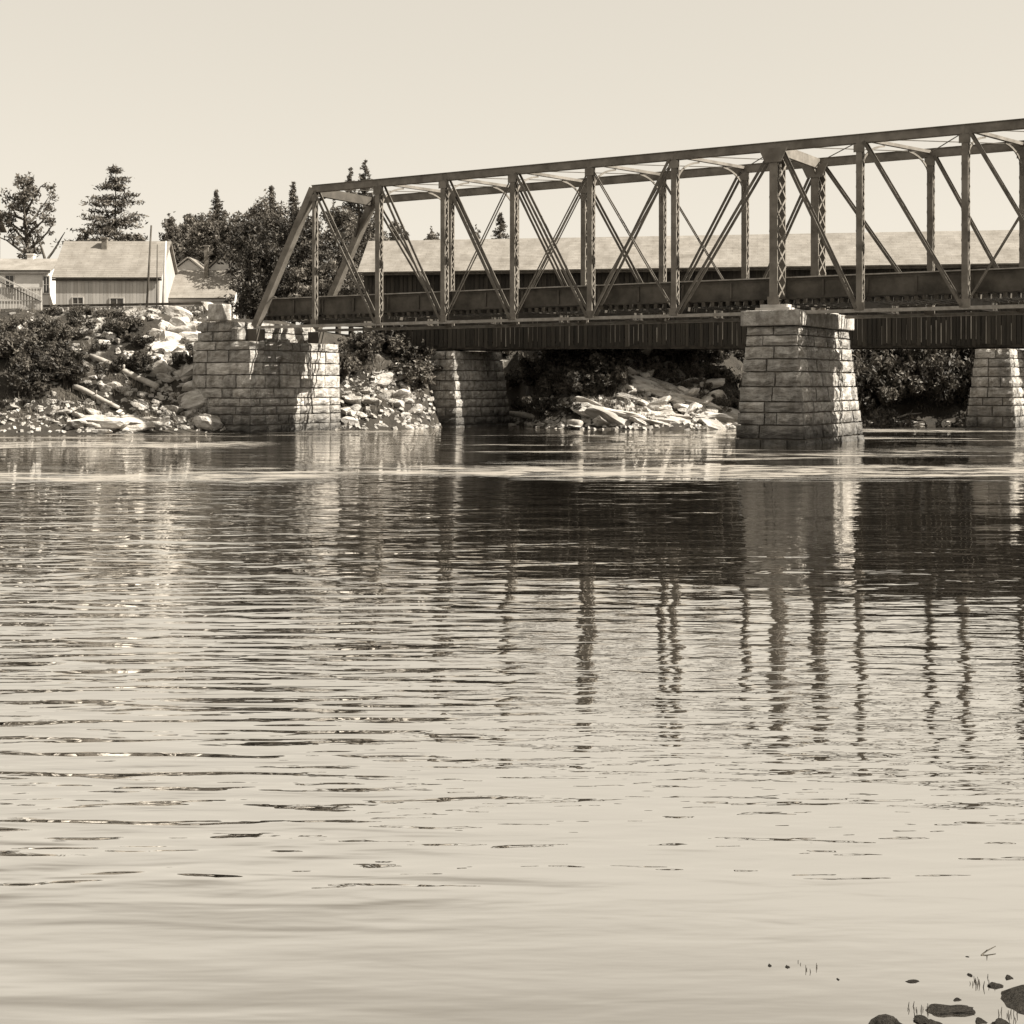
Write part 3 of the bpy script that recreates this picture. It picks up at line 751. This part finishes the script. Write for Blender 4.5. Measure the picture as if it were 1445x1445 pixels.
gr = MB(); gs = random.Random(12)
def scatter_grass(n, box):
    for _ in range(n):
        p = ground_at(gs.uniform(box[0], box[2]), gs.uniform(box[1], box[3]))
        if noise.noise(Vector((p.x * .35, p.y * .35, 9))) < -0.05: continue
        for k in range(6):
            a = gs.uniform(0, 6.3); q = p + Vector((gs.gauss(0, .14), gs.gauss(0, .14), -.05)); hh = gs.uniform(.2, .55); w_ = Vector((math.cos(a), math.sin(a), 0)) * gs.uniform(.02, .045)
            tip = q + Vector((gs.gauss(0, .14), gs.gauss(0, .14), hh)); gr.tri(q - w_, q + w_, tip)
scatter_grass(1500, (-20, 435, 330, 600)); scatter_grass(350, (480, 480, 620, 590)); scatter_grass(1400, (720, 490, 1045, 595)); scatter_grass(600, (1195, 495, 1445, 592))
go = gr.build('bank_grass', M['leaf'], None); go['kind'] = 'stuff'; go['label'] = 'rough grass and weeds growing over the far bank'; go['category'] = 'grass'

def log(p0, p1, r0, r1, label, lift=0.25, m='pale_timber'):
    a, b = ground_at(*p0), ground_at(*p1)
    a.z += lift; b.z += lift
    pts = [a.lerp(b, t) + Vector((0.05 * math.sin(9 * t), 0, 0.06 * math.sin(5 * t))) for t in [i / 6 for i in range(7)]]
    o = thing('log', label, 'log', a)
    tb_ = MB(); tb_.tube([p - a for p in pts], [r0 + (r1 - r0) * i / 6 for i in range(7)], 8)
    tb_.build('trunk', M[m], o, smooth=True)
    st = MB(); k = pts[3] - a; st.tube([k, k + Vector((0.15, -0.2, 0.35))], [r1 * 0.6, r1 * 0.3], 6); st.build('branch_stub', M[m], o, smooth=True)
log((127, 513), (222, 556), 0.16, 0.22, 'long bleached log leaning down the dark bank on the left', 0.5)
log((104, 553), (167, 582), 0.18, 0.12, 'shorter pale log low on the left bank above the slabs', 0.35)
log((716, 590), (818, 605), 0.2, 0.3, 'pale driftwood log sloping into the river right of the narrow pier', 0.35)
log((1270, 592), (1300, 585), 0.07, 0.04, 'thin pale stick under the bushes at the right', 0.2)

# foreground stones breaking the surface at lower right
def wet(u, v, sx, sy, sz, label, rot=0.0):
    Y = CAM_H * F / (v - HZ); p = at(u, v, Y)
    o = link('wet_stone', rr.choice(WET), None, (p.x, p.y, -sz * 0.12), (rr.uniform(-.15, .15), rr.uniform(-.15, .15), rot), (sx, sy, sz))
    tag(o, label, 'stone')
wet(1252, 1452, 0.17, 0.16, 0.20, 'large dark stone cut by the lower edge of the picture')
wet(1340, 1426, 0.15, 0.09, 0.055, 'dark flat pointed stone in the shallows left of the corner stone')
wet(1455, 1416, 0.27, 0.16, 0.13, 'dark stone at the lower right corner of the shallows')
wet(1300, 1440, 0.05, 0.05, 0.04, 'small dark stone right of the large cut-off stone')
wet(1322, 1448, 0.06, 0.05, 0.04, 'dark stone at the lower edge below the flat pointed stone')
wet(1385, 1442, 0.04, 0.04, 0.03, 'small dark stone at the lower edge near the corner')
wet(1408, 1392, 0.05, 0.04, 0.03, 'small dark stone against the corner stone')
wet(1425, 1380, 0.03, 0.03, 0.03, 'dark knob of stone above the corner stone')
wet(1418, 1446, 0.07, 0.06, 0.05, 'dark stone in the very corner of the shallows')
wet(1287, 1385, 0.045, 0.02, 0.02, 'thin dark sliver of stone in the shallows')
wet(1368, 1376, 0.02, 0.03, 0.035, 'small upright dark pebble above the flat pointed stone')
wet(1087, 1363, 0.012, 0.02, 0.02, 'tiny dark pebble farthest left in the shallows')
wet(1112, 1365, 0.014, 0.02, 0.022, 'tiny dark pebble right of the farthest left pebble')
wet(1182, 1382, 0.012, 0.02, 0.02, 'tiny dark pebble midway along the shallows')
wet(1365, 1350, 0.015, 0.012, 0.015, 'tiny dark pebble farthest out by the twig')
wet(1352, 1411, 0.03, 0.012, 0.03, 'small dark stone behind the flat pointed stone')
for (u, v, nst, hgt, lab) in ((1141, 1364, 8, 0.028, 'tuft of dark reeds left in the shallows'), (1385, 1388, 12, 0.035, 'tuft of dark reeds by the corner stone'), (1300, 1428, 16, 0.03, 'low tuft of water weed between the big stones'), (1425, 1434, 10, 0.03, 'low tuft of weed in the lower right corner')):
    Y = CAM_H * F / (v - HZ); p = at(u, v, Y); b = MB()
    for i in range(nst):
        x, y = rr.uniform(-0.055, 0.055), rr.uniform(-0.07, 0.07); hh = hgt * rr.uniform(0.3, 1)
        b.tube([(x, y, -0.03), (x + rr.uniform(-.012, .012), y + rr.uniform(-.01, .01), hh)], [0.0045, 0.0012], 4)
    tag(b.build('reed_tuft', M['leaf_dark'], None, loc=(p.x, p.y, 0)), lab, 'reeds')
Y = CAM_H * F / (1348 - HZ); p = at(1398, 1348, Y)
b = MB(); b.tube([(-0.05, 0, 0), (-0.01, 0.03, 0.012), (0.05, 0.07, 0.02)], [0.004, 0.004, 0.002], 5); b.tube([(-0.01, 0.03, 0.012), (-0.02, 0.0, 0.03)], [0.003, 0.001], 4)
tag(b.build('twig', M['bark'], None, loc=(p.x, p.y, 0)), 'thin twig floating in the shallows at right', 'twig')

# ------------------------------------------------------------------ vegetation
def leaf_quad(b, p, s, rnd, el=1.0, up=0.0):
    n_ = Vector((rnd.gauss(0, 1), rnd.gauss(0, 1), rnd.gauss(0, 1) + up)).normalized()
    t = n_.orthogonal().normalized(); t = Matrix.Rotation(rnd.uniform(0, 6.28), 3, n_) @ t; q = n_.cross(t)
    t *= s * el; q *= s
    b.quad(p - t, p - q * .6 , p + t, p + q * .6)

def shrub_mesh(seed, m, n=2200, leaf=0.075):
    rnd = random.Random(seed); b = MB()
    cl = [(Vector((rnd.gauss(0, .5), rnd.gauss(0, .5), rnd.uniform(.1, .8))), rnd.uniform(.12, .36)) for _ in range(13)]
    for k in range(11):                                   # ragged sprigs standing out of the mass
        a, r = rnd.uniform(0, 6.28), rnd.uniform(.1, .7); q = Vector((math.cos(a) * r, math.sin(a) * r, rnd.uniform(.3, .7)))
        d = Vector((math.cos(a) * .4 + rnd.gauss(0, .2), math.sin(a) * .4 + rnd.gauss(0, .2), 1)).normalized(); ln = rnd.uniform(.35, .8)
        b.tube([q, q + d * ln], [.012, .005], 4, False)
        for g_ in range(16): leaf_quad(b, q + d * ln * (.2 + .85 * rnd.random()) + Vector((rnd.gauss(0, .05), rnd.gauss(0, .05), rnd.gauss(0, .04))), leaf * rnd.uniform(.5, 1.1), rnd, 1.6)
    for _ in range(n):
        c_, r = rnd.choice(cl); d = Vector((rnd.gauss(0, 1), rnd.gauss(0, 1), rnd.gauss(0, 1))).normalized() * r * rnd.random() ** .4
        p = c_ + d
        if p.z < -.05: p.z = -p.z * .5
        leaf_quad(b, p, leaf * rnd.uniform(.5, 1.2), rnd, 1.5)
    return b.mesh('foliage', m)
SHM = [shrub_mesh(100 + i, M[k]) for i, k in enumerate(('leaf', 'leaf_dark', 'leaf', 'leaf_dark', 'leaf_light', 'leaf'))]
stm = MB()
for i in range(5):
    a = i * 1.3; stm.tube([(0, 0, -.2), (math.cos(a) * .12, math.sin(a) * .12, .3), (math.cos(a) * .35, math.sin(a) * .35, .75)], [.03, .022, .01], 5)
stm = stm.mesh('stem', M['bark'])
rv = random.Random(55)
def shrub(p, s, label, group, hz=1.0, kinds=(0, 1, 2, 3)):
    o = thing('shrub', label, 'shrub', p, rv.uniform(0, 6.28), group)
    o.scale = (s * rv.uniform(.9, 1.3), s * rv.uniform(.9, 1.2), s * hz * rv.uniform(.85, 1.15))
    link('foliage', SHM[rv.choice(kinds)], o); link('stem', stm, o)
LOGS = [((127, 513), (222, 556)), ((104, 553), (167, 582)), ((716, 590), (818, 605))]
def near_log(u, v):
    for a, b in LOGS:
        t = max(0, min(1, ((u - a[0]) * (b[0] - a[0]) + (v - a[1]) * (b[1] - a[1])) / ((b[0] - a[0]) ** 2 + (b[1] - a[1]) ** 2)))
        du, dv = u - (a[0] + t * (b[0] - a[0])), v - (a[1] + t * (b[1] - a[1]))
        if abs(du) < 26 and -6 < dv < 34: return True
    return False
def shrubs(n, pts, spread, s0, s1, label, group, **kw):
    for i in range(n):
        t = rv.random() * (len(pts) - 1); j = int(t); f = t - j
        u = pts[j][0] * (1 - f) + pts[j + 1][0] * f + rv.uniform(-1, 1) * spread[0]
        v = pts[j][1] * (1 - f) + pts[j + 1][1] * f + rv.uniform(-1, 1) * spread[1]
        if near_log(u, v): continue
        shrub(ground_at(u, v), rv.uniform(s0, s1), place_word(label, pts, u, v), group, **kw)
shrubs(20, [(-20, 520), (60, 530), (130, 545), (180, 580)], (30, 28), 0.9, 1.7, 'dark leafy bush low on the left bank', 'bushes low on the left bank', kinds=(1, 3, 0))
shrubs(22, [(-10, 478), (70, 478), (150, 482), (205, 478)], (25, 18), 0.5, 1.0, 'scrubby bush on the upper left bank below the houses', 'bushes below the houses')
shrubs(9, [(70, 446), (140, 446), (230, 446)], (20, 5), 0.3, 0.55, 'small bush along the timber sill atop the bank', 'bushes along the timber sill')
shrubs(8, [(150, 520), (215, 530)], (15, 10), 0.8, 1.3, 'bush between the boulders on the left bank', 'bushes between boulders', kinds=(1, 3))
shrubs(8, [(260, 500), (280, 520), (300, 560)], (10, 14), 0.5, 1.0, 'dark bush in the cleft beside the abutment', 'bushes beside the abutment', kinds=(1, 3))
shrubs(12, [(490, 520), (515, 500), (560, 490), (600, 540)], (15, 14), 0.9, 1.5, 'bush behind the rubble heap under the bridges', 'bushes behind the rubble heap', kinds=(0, 1))
shrubs(34, [(725, 520), (780, 525), (830, 540), (860, 520)], (25, 28), 0.9, 1.6, 'dense bush right of the narrow pier', 'bushes right of the narrow pier')
shrubs(8, [(730, 575), (790, 580)], (14, 8), 0.6, 1.0, 'low bush by the water right of the narrow pier', 'low bushes by the water', kinds=(1, 3))
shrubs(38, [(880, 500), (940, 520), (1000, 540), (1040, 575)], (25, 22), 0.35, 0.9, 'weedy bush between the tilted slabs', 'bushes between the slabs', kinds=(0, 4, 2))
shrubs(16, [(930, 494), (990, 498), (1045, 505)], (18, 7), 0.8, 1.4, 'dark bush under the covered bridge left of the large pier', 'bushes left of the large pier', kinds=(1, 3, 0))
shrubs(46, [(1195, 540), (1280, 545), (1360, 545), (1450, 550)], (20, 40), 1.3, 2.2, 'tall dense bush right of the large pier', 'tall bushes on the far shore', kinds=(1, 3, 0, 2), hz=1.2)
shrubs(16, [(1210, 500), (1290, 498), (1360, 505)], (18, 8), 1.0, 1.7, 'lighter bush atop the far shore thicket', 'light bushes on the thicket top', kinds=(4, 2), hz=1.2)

def limb_path(rnd, p, d, ln, n=5, wob=0.18, lift=0.05):
    pts = [p.copy()]
    for i in range(n):
        d = (d + Vector((rnd.gauss(0, wob), rnd.gauss(0, wob), rnd.gauss(0, wob) + lift))).normalized()
        p = p + d * ln / n; pts.append(p.copy())
    return pts
def leaf_tree(name, base, h, rad, label, seed, crown0=0.35, m='leaf', n=5200, leaf=0.17, limbs=13, open_=False, fork=False, group=None, tip=False):
    rnd = random.Random(seed); t = thing(name, label, 'tree', base, 0, group)
    tb_ = MB(); clumps = []
    tr_pts = limb_path(rnd, Vector((0, 0, -0.6)), Vector((rnd.uniform(-.05, .05), 0, 1)), h * 0.93, 8, 0.035, 0.1)
    r0 = h * 0.018 + 0.06
    tb_.tube(tr_pts, [r0 * (1 - 0.85 * i / 8) for i in range(9)], 8)
    if fork: 
        f = limb_path(rnd, Vector((0.75, 0.2, -0.6)), Vector((0.02, 0, 1)), h * 0.42, 5, 0.03); tb_.tube(f, [r0 * .9, r0 * .85, r0 * .8, r0 * .8, r0 * .75, r0 * .6], 8)
        for d in (Vector((.45, .1, .8)), Vector((-.15, .1, 1))):
            f2 = limb_path(rnd, f[-1], d, h * 0.24, 5, 0.12); tb_.tube(f2, [r0 * .45, r0 * .4, r0 * .32, r0 * .25, r0 * .18, r0 * .1], 6)
            if d.x < 0: clumps += [(f2[4], 0.5), (f2[5], 0.6)]
    for i in range(limbs):
        k = crown0 + (0.97 - crown0) * (i + rnd.random() * .6) / limbs
        z = k * h * 0.93; j = min(7, int(k * 8)); p = tr_pts[j].lerp(tr_pts[j + 1], k * 8 - j)
        q = (k - crown0) / (1 - crown0)
        rr_ = rad * (math.sin(math.pi * min(1, 0.22 + 0.75 * q)) * 0.95 + 0.05) * rnd.uniform(.7, 1.12)
        a = i * 2.4 + rnd.uniform(-.5, .5)
        d = Vector((math.cos(a), math.sin(a), rnd.uniform(.2, .8))).normalized()
        lp = limb_path(rnd, p, d, rr_ * 1.1, 5, 0.2, 0.08)
        tb_.tube(lp, [r0 * .42 * (1 - .8 * g_ / 5) for g_ in range(6)], 5)
        for g_ in (2, 3, 4, 5):
            clumps.append((lp[g_] + Vector((rnd.gauss(0, .25), rnd.gauss(0, .25), rnd.gauss(0, .25))), rnd.uniform(.25, .58) * (0.72 if open_ else 1) * rad / 2.6))
    for i in range(5): clumps.append((tr_pts[8] - Vector((0, 0, i * h * .04)) + Vector((rnd.gauss(0, .2), rnd.gauss(0, .2), 0)), (.18 + .1 * i) * rad / 2.6))
    if tip:
        for i in range(6): clumps.append((tr_pts[8] + Vector((rnd.gauss(0, .1), rnd.gauss(0, .1), i * .28)), .3 - .04 * i))
    tb_.build('trunk', M['bark'], t, smooth=True)
    b = MB(); wts = [c_[1] ** 2 for c_ in clumps]
    for c_, r in rnd.choices(clumps, wts, k=n):
        d = Vector((rnd.gauss(0, 1), rnd.gauss(0, 1), rnd.gauss(0, .75))).normalized() * r * rnd.random() ** .45
        leaf_quad(b, c_ + d, leaf * rnd.uniform(.5, 1.15), rnd, 1.4)
    b.build('crown', M[m], t)
    return t
def conifer(name, base, h, rad, label, seed, crown0=0.1, n_wh=26, m='needle', droop=0.15, gap=0.0, power=0.8, group=None, dens=1.0, tuft=1.0):
    rnd = random.Random(seed); t = thing(name, label, 'tree', base, 0, group)
    tb_ = MB(); r0 = h * 0.013 + 0.05
    tp = [Vector((0.04 * math.sin(i), 0, -0.5 + (h + 0.5) * i / 8)) for i in range(9)]
    tb_.tube(tp, [r0 * (1 - .93 * i / 8) for i in range(9)], 7)
    b = MB()
    for i in range(n_wh):
        k = crown0 + (1 - crown0) * (i + rnd.uniform(-.3, .3)) / n_wh
        z = k * h; q = max(0.02, (1 - k) / (1 - crown0))
        for j in range(rnd.randint(4, 6)):
            if rnd.random() < gap: continue
            a = rnd.uniform(0, 6.28); ln = rad * q ** power * rnd.uniform(.35, 1.15) + (0.15 if tuft == 1 else 0.06)
            d = Vector((math.cos(a), math.sin(a), rnd.uniform(-.15, .45) - droop * 0.3))
            p = Vector((0, 0, z)); pts = [p]
            for s_ in range(5):
                d = (d + Vector((rnd.gauss(0, .06), rnd.gauss(0, .06), -droop * .25 + .07 * (s_ > 2)))).normalized(); p = p + d * ln / 5; pts.append(p)
            tb_.tube(pts, [0.05 * q + .012] * 3 + [.02 * q + .008] * 3, 4, False)
            for s_ in range(int((16 + 70 * ln) * dens * 0.6)):
                f = rnd.random() ** .6 * 4.99; jn = int(f); c_ = pts[jn].lerp(pts[jn + 1], f - jn)
                sp = (0.12 + 0.13 * ln) * tuft; sp = sp if tuft == 1 else 0.05 + 0.09 * ln * (1 - abs(f / 5 - .6))
                c_ = c_ + Vector((rnd.gauss(0, sp), rnd.gauss(0, sp), rnd.gauss(0, .11 * tuft)))
                leaf_quad(b, c_, rnd.uniform(.06, .14) * (1 if tuft == 1 else .75), rnd, 1.9, up=0.6)
    tb_.build('trunk', M['bark'], t, smooth=True); b.build('crown', M[m], t)
    return t
def on_plateau(u, Y):
    p = at(u, 0, Y); p.z = height(p.x, p.y) - 0.1; return p
def ht(v, Y, base): return CAM_H - (v - HZ) / F * Y - base.z
p = on_plateau(50, 124); leaf_tree('open_tree', p, ht(232, 124, p), 3.9, 'sparse open tree with forked trunk behind the white house at far left', 11, 0.40, 'leaf', 3800, 0.14, 20, True, True)
p = on_plateau(163, 127); conifer('pine_tree', p, ht(231, 127, p), 4.3, 'tall layered pine rising behind the grey house', 12, 0.32, 13, 'needle', 0.1, 0.1, 0.72, dens=1.5)
p = on_plateau(122, 122); leaf_tree('leaf_tree', p, ht(306, 122, p), 1.5, 'small round tree beside the layered pine', 13, 0.3, 'leaf', 2500, 0.16, 9)
p = on_plateau(196, 122); leaf_tree('leaf_tree', p, ht(312, 122, p), 1.5, 'low bushy tree at the foot of the layered pine', 14, 0.3, 'leaf', 2500, 0.16, 9)
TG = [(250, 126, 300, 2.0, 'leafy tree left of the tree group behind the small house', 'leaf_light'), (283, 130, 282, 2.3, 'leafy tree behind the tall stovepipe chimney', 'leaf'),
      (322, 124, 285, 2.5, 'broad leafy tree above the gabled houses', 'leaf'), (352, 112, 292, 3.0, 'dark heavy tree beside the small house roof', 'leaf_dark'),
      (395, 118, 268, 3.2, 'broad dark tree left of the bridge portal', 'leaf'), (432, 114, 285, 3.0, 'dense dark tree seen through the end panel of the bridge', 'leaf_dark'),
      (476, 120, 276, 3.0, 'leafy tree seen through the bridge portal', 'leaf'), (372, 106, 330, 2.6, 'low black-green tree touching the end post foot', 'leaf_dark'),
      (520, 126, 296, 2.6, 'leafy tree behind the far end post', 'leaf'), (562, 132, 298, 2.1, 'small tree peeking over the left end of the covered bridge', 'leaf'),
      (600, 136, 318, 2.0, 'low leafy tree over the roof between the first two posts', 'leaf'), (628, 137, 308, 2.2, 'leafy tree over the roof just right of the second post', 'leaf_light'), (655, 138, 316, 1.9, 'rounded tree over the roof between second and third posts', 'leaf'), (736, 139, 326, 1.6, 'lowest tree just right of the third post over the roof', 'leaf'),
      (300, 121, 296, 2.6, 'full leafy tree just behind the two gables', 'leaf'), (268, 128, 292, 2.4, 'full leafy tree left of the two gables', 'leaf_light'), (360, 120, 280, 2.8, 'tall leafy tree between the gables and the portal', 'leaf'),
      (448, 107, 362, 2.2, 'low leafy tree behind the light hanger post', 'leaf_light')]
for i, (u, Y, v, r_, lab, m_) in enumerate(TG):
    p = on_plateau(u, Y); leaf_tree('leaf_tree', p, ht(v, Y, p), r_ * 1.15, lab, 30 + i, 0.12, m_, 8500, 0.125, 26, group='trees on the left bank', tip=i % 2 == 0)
CT = [(305, 128, 268, 1.3, 'thin spruce tip standing above the gabled houses'), (383, 128, 262, 1.3, 'spruce tip just left of the bridge portal'),
      (414, 130, 256, 1.4, 'spruce tip nearest the bridge portal'), (495, 140, 236, 2.1, 'left spruce of the pair above the top chord'), (515, 140, 224, 2.4, 'right, taller spruce of the pair above the top chord'),
      (240, 124, 308, 0.9, 'thin small spruce beside the grey house end'), (706, 139, 300, 2.0, 'conifer over the covered bridge roof by the third post')]
for i, (u, Y, v, r_, lab) in enumerate(CT):
    p = on_plateau(u, Y); conifer('spruce_tree', p, ht(v, Y, p), r_ * 1.9, lab, 60 + i, 0.15, 64, 'needle', 0.2, 0.12, 0.95, 'conifers behind the bridges', 0.8, 0.6)

# ------------------------------------------------------------------ houses, poles, fence
def window(parent, x0, x1, z0, z1, y, bars=True):
    f = MB(); t = 0.07
    f.box(x0 - t, x0, y - .06, y - .003, z0 - t, z1 + t); f.box(x1, x1 + t, y - .06, y - .003, z0 - t, z1 + t)
    f.box(x0, x1, y - .06, y - .003, z1, z1 + t); f.box(x0 - t - .04, x1 + t + .04, y - .09, y - .003, z0 - t - .05, z0 - t - .002)
    if bars: f.box((x0 + x1) / 2 - .02, (x0 + x1) / 2 + .02, y - .05, y - .003, z0, z1); f.box(x0, x1, y - .045, y - .004, (z0 + z1) / 2 - .02, (z0 + z1) / 2 + .02)
    o = f.build('window', M['trim'], parent)
    g_ = MB(); g_.box(x0 + .002, x1 - .002, y - .02, y - .005, z0 + .002, z1 - .002); g_.build('pane', M['glass'], o)
def house(name, label, u0, u1, Y, v_eave, v_ridge, depth, wallm, roofm, over=0.25, rz=0.0, boards=False, group=None):
    x0, x1 = (u0 - CX) / F * Y, (u1 - CX) / F * Y
    base = Vector(((x0 + x1) / 2, Y, 0)); base.z = height(base.x, Y + 1) - 0.6
    t = thing(name, label, 'house', base, rz, group)
    hw = (x1 - x0) / 2; ez = CAM_H - (v_eave - HZ) / F * Y - base.z; rz_ = CAM_H - (v_ridge - HZ) / F * (Y + depth / 2) - base.z
    c = MB(); a = hw - over
    pts = [(-a, over, 0), (a, over, 0), (a, depth - over, 0), (-a, depth - over, 0)]
    wz = ez + over * (rz_ - ez) / (depth / 2) - 0.03
    c.hexa(pts + [(q[0], q[1], wz) for q in pts])
    for sx in (-1, 1):
        xx = sx * a
        tri = [Vector((xx, over, wz)), Vector((xx, depth - over, wz)), Vector((xx, depth / 2, rz_ - 0.05))]
        th = Vector((-sx * 0.1, 0, 0)); q = tri + [v + th for v in tri]; i = len(c.v); c.v += q
        c.f += [(i, i + 1, i + 2), (i + 5, i + 4, i + 3), (i + 1, i, i + 3, i + 4), (i + 2, i + 1, i + 4, i + 5), (i, i + 2, i + 5, i + 3)]
    c.build('wall', M[wallm], t)
    if boards:
        bm_ = MB(); bm_.box(-.13, .13, -0.03, 0, 0, 1); bm_ = bm_.mesh('board', M['grey_wall']); x = -a + .14
        while x < a - .1: link('board', bm_, t, (x, over - .004, 0.3), None, (1, 1, wz - 0.45)); x += .275
    roof_pair(t, -hw, hw, 0, depth, ez, rz_, M[roofm])
    f = MB(); f.box(-hw, hw, 0.02, 0.07, ez - 0.16, ez - 0.01); f.build('eave_board', M['trim' if wallm != 'grey_wall' else 'timber'], t)
    return t, hw, ez, rz_
def chimney(t, x, y, z0, z1, s=0.28, cap=True, m='brick'):
    c = MB(); c.box(x - s, x + s, y - s, y + s, z0, z1); o = c.build('chimney', M[m], t)
    if cap: c = MB(); c.box(x - s - .06, x + s + .06, y - s - .06, y + s + .06, z1 + .002, z1 + .1); c.build('chimney_cap', M[m], o)
Y = 106
t, hw, ez, rz_ = house('grey_house', 'grey boarded house with big shingled roof and one small chimney', 73, 228, Y, 393, 342, 6.0, 'grey_wall', 'shingle', 0.22, boards=True)
zf = lambda v, Y_, t_: CAM_H - (v - HZ) / F * Y_ - t_.location.z
xf = lambda u, Y_, t_: (u - CX) / F * Y_ - t_.location.x
chimney(t, xf(148, Y + 2.4, t), 2.4, rz_ - 1.0, zf(337, Y + 2.4, t), 0.2)
window(t, xf(102, Y, t), xf(116, Y, t), zf(437, Y, t), zf(420, Y, t), 0.19); window(t, xf(155, Y, t), xf(173, Y, t), zf(437, Y, t), zf(421, Y, t), 0.19)
Y = 111
t, hw, ez, rz_ = house('white_house', 'low white house with pale flat-pitched roof and two dark windows', -45, 71, Y, 383, 367, 6.5, 'white_wall', 'shingle_pale', 0.2)
chimney(t, xf(44, Y + 3.2, t), 3.2, rz_ - .4, zf(360, Y + 3.2, t), 0.25, m='white_wall')
window(t, xf(7, Y, t), xf(18, Y, t), zf(413, Y, t), zf(389, Y, t), 0.2); window(t, xf(60.5, Y, t), xf(68, Y, t), zf(413, Y, t), zf(390, Y, t), 0.2)
Y = 122
t, hw, ez, rz_ = house('dark_house', 'tall building showing only its dark wall edge and eave at left', -200, -31, Y, 316, 280, 7.0, 'brick', 'shingle_pale', 0.45)
window(t, xf(-70, Y, t), xf(-58, Y, t), zf(350, Y, t), zf(330, Y, t), 0.4)
Y = 109
t, hw, ez, rz_ = house('small_house', 'small house with pale roof and tall thin stovepipe chimney', 231, 331, Y, 422, 383, 5.5, 'white_wall', 'shingle', 0.2)
chimney(t, xf(291.5, Y + 2.0, t), 2.0, rz_ - 1.0, zf(348, Y + 2.0, t), 0.16)
def gable_house(name, label, uc, halfu, Y, v_eave, v_peak, depth, group):
    """gable end turned to the river"""
    x = (uc - CX) / F * Y; hw = halfu / F * Y
    base = Vector((x, Y, height(x, Y + 1) - .6)); t = thing(name, label, 'house', base, 0, group)
    ez, pz = CAM_H - (v_eave - HZ) / F * Y - base.z, CAM_H - (v_peak - HZ) / F * Y - base.z
    c = MB(); a = hw - .2
    prof = [(-a, 0), (a, 0), (a, ez + .12), (0, pz - .1), (-a, ez + .12)]
    i = len(c.v); c.v += [Vector((q[0], .2, q[1])) for q in prof] + [Vector((q[0], depth - .2, q[1])) for q in prof]
    c.f += [(0, 1, 2, 3, 4), (9, 8, 7, 6, 5)] + [(k + 5, (k + 1) % 5 + 5, (k + 1) % 5, k) for k in range(5)]
    c.build('wall', M['white_wall'], t)
    roof_pair(t, 0, depth, -hw, hw, ez, pz, M['shingle'], axis_x=False)
    window(t, -.35, .35, ez - .9, ez + .1, .2)
gable_house('gabled_house', 'white gable end behind the small house, left of the stovepipe', 265, 24, 116, 383, 364, 7, 'gabled houses behind the small house')
gable_house('gabled_house', 'larger pale gable behind the small house, right of the stovepipe', 318, 34, 119, 388, 355, 8, 'gabled houses behind the small house')
c = house('long_house', 'long pale roof behind the left gable', 236, 300, 124, 372, 357, 5, 'white_wall', 'shingle_pale')

def pole(u0, v0, u1, v1, Y, r, label, m='bark'):
    a, b = at(u0, v0, Y), at(u1, v1, Y); a.z -= 1.2
    c = MB(); c.tube([Vector(), (b - a) * .5, b - a], [r, r * .9, r * .75], 8); tag(c.build('utility_pole', M[m], None, smooth=True, loc=a), label, 'pole', 'poles beside the grey house')
pole(206, 432, 213.5, 318, 104.5, 0.09, 'dark leaning pole before the right end of the grey house')
pole(221, 432, 222, 345, 105, 0.05, 'thin straight pole between the two thicker poles', 'bark')
pole(229, 432, 234, 340, 105, 0.10, 'pale weathered pole at the right end of the grey house', 'trim')

fe = at(0, 0, 97); fz = CAM_H - (446 - HZ) / F * 97
fx0, fx1 = (-40 - CX) / F * 97, (58 - CX) / F * 97
t = thing('lattice_fence', 'pale slatted fence with sloping handrail at the left edge', 'fence', (fx1, 97, fz))
for i in range(7):
    x = -i * (fx1 - fx0) / 6; c = MB(); c.box(x - .05, x + .05, -.05, .05, -.5, 1.95); c.build('post', M['trim'], t)
for z in (0.02, 1.0, 1.88): c = MB(); c.box(fx0 - fx1, 0.1, -.09, -.055, z, z + .08); c.build('rail', M['trim'], t)
x = -.18; k = 0
while x > fx0 - fx1:
    c = MB(); c.box(x - .07, x + .07, -.052, -.03, 0.1, 1.87); c.build('slat', M['grey_wall' if k % 3 else 'trim'], t); x -= .2; k += 1
h0 = Vector((0.05, -.2, 1.25 + .0)); 
c = MB(); c.bar((0.05, -.15, 1.3 + .0), (-2.9, -.15, 2.75), .08, .10); c.build('handrail', M['trim'], t)
c = MB(); c.bar((0.0, -.15, 1.0), (-2.9, -.15, 2.4), .05, .05); c.build('handrail', M['timber'], t)
# timber sill and dry stone edging along the top of the bank
a, b = at(62, 432, 99), at(287, 428, 97)
t = thing('bank_edging', 'long timber sill on rough stones along the top of the bank', 'edging', a)
c = MB(); c.bar(Vector(), b - a, .25, .16); c.build('sill', M['timber'], t)
re_ = random.Random(3)
for i in range(34):
    f = (i + .5) / 34; q = (b - a) * f
    o = link('edge_stone', re_.choice(BLK), t, (q.x, q.y - .1, q.z - .35), (0, 0, re_.uniform(-.2, .2)), (.3 + .08 * re_.random(), .4, re_.uniform(.25, .5)))
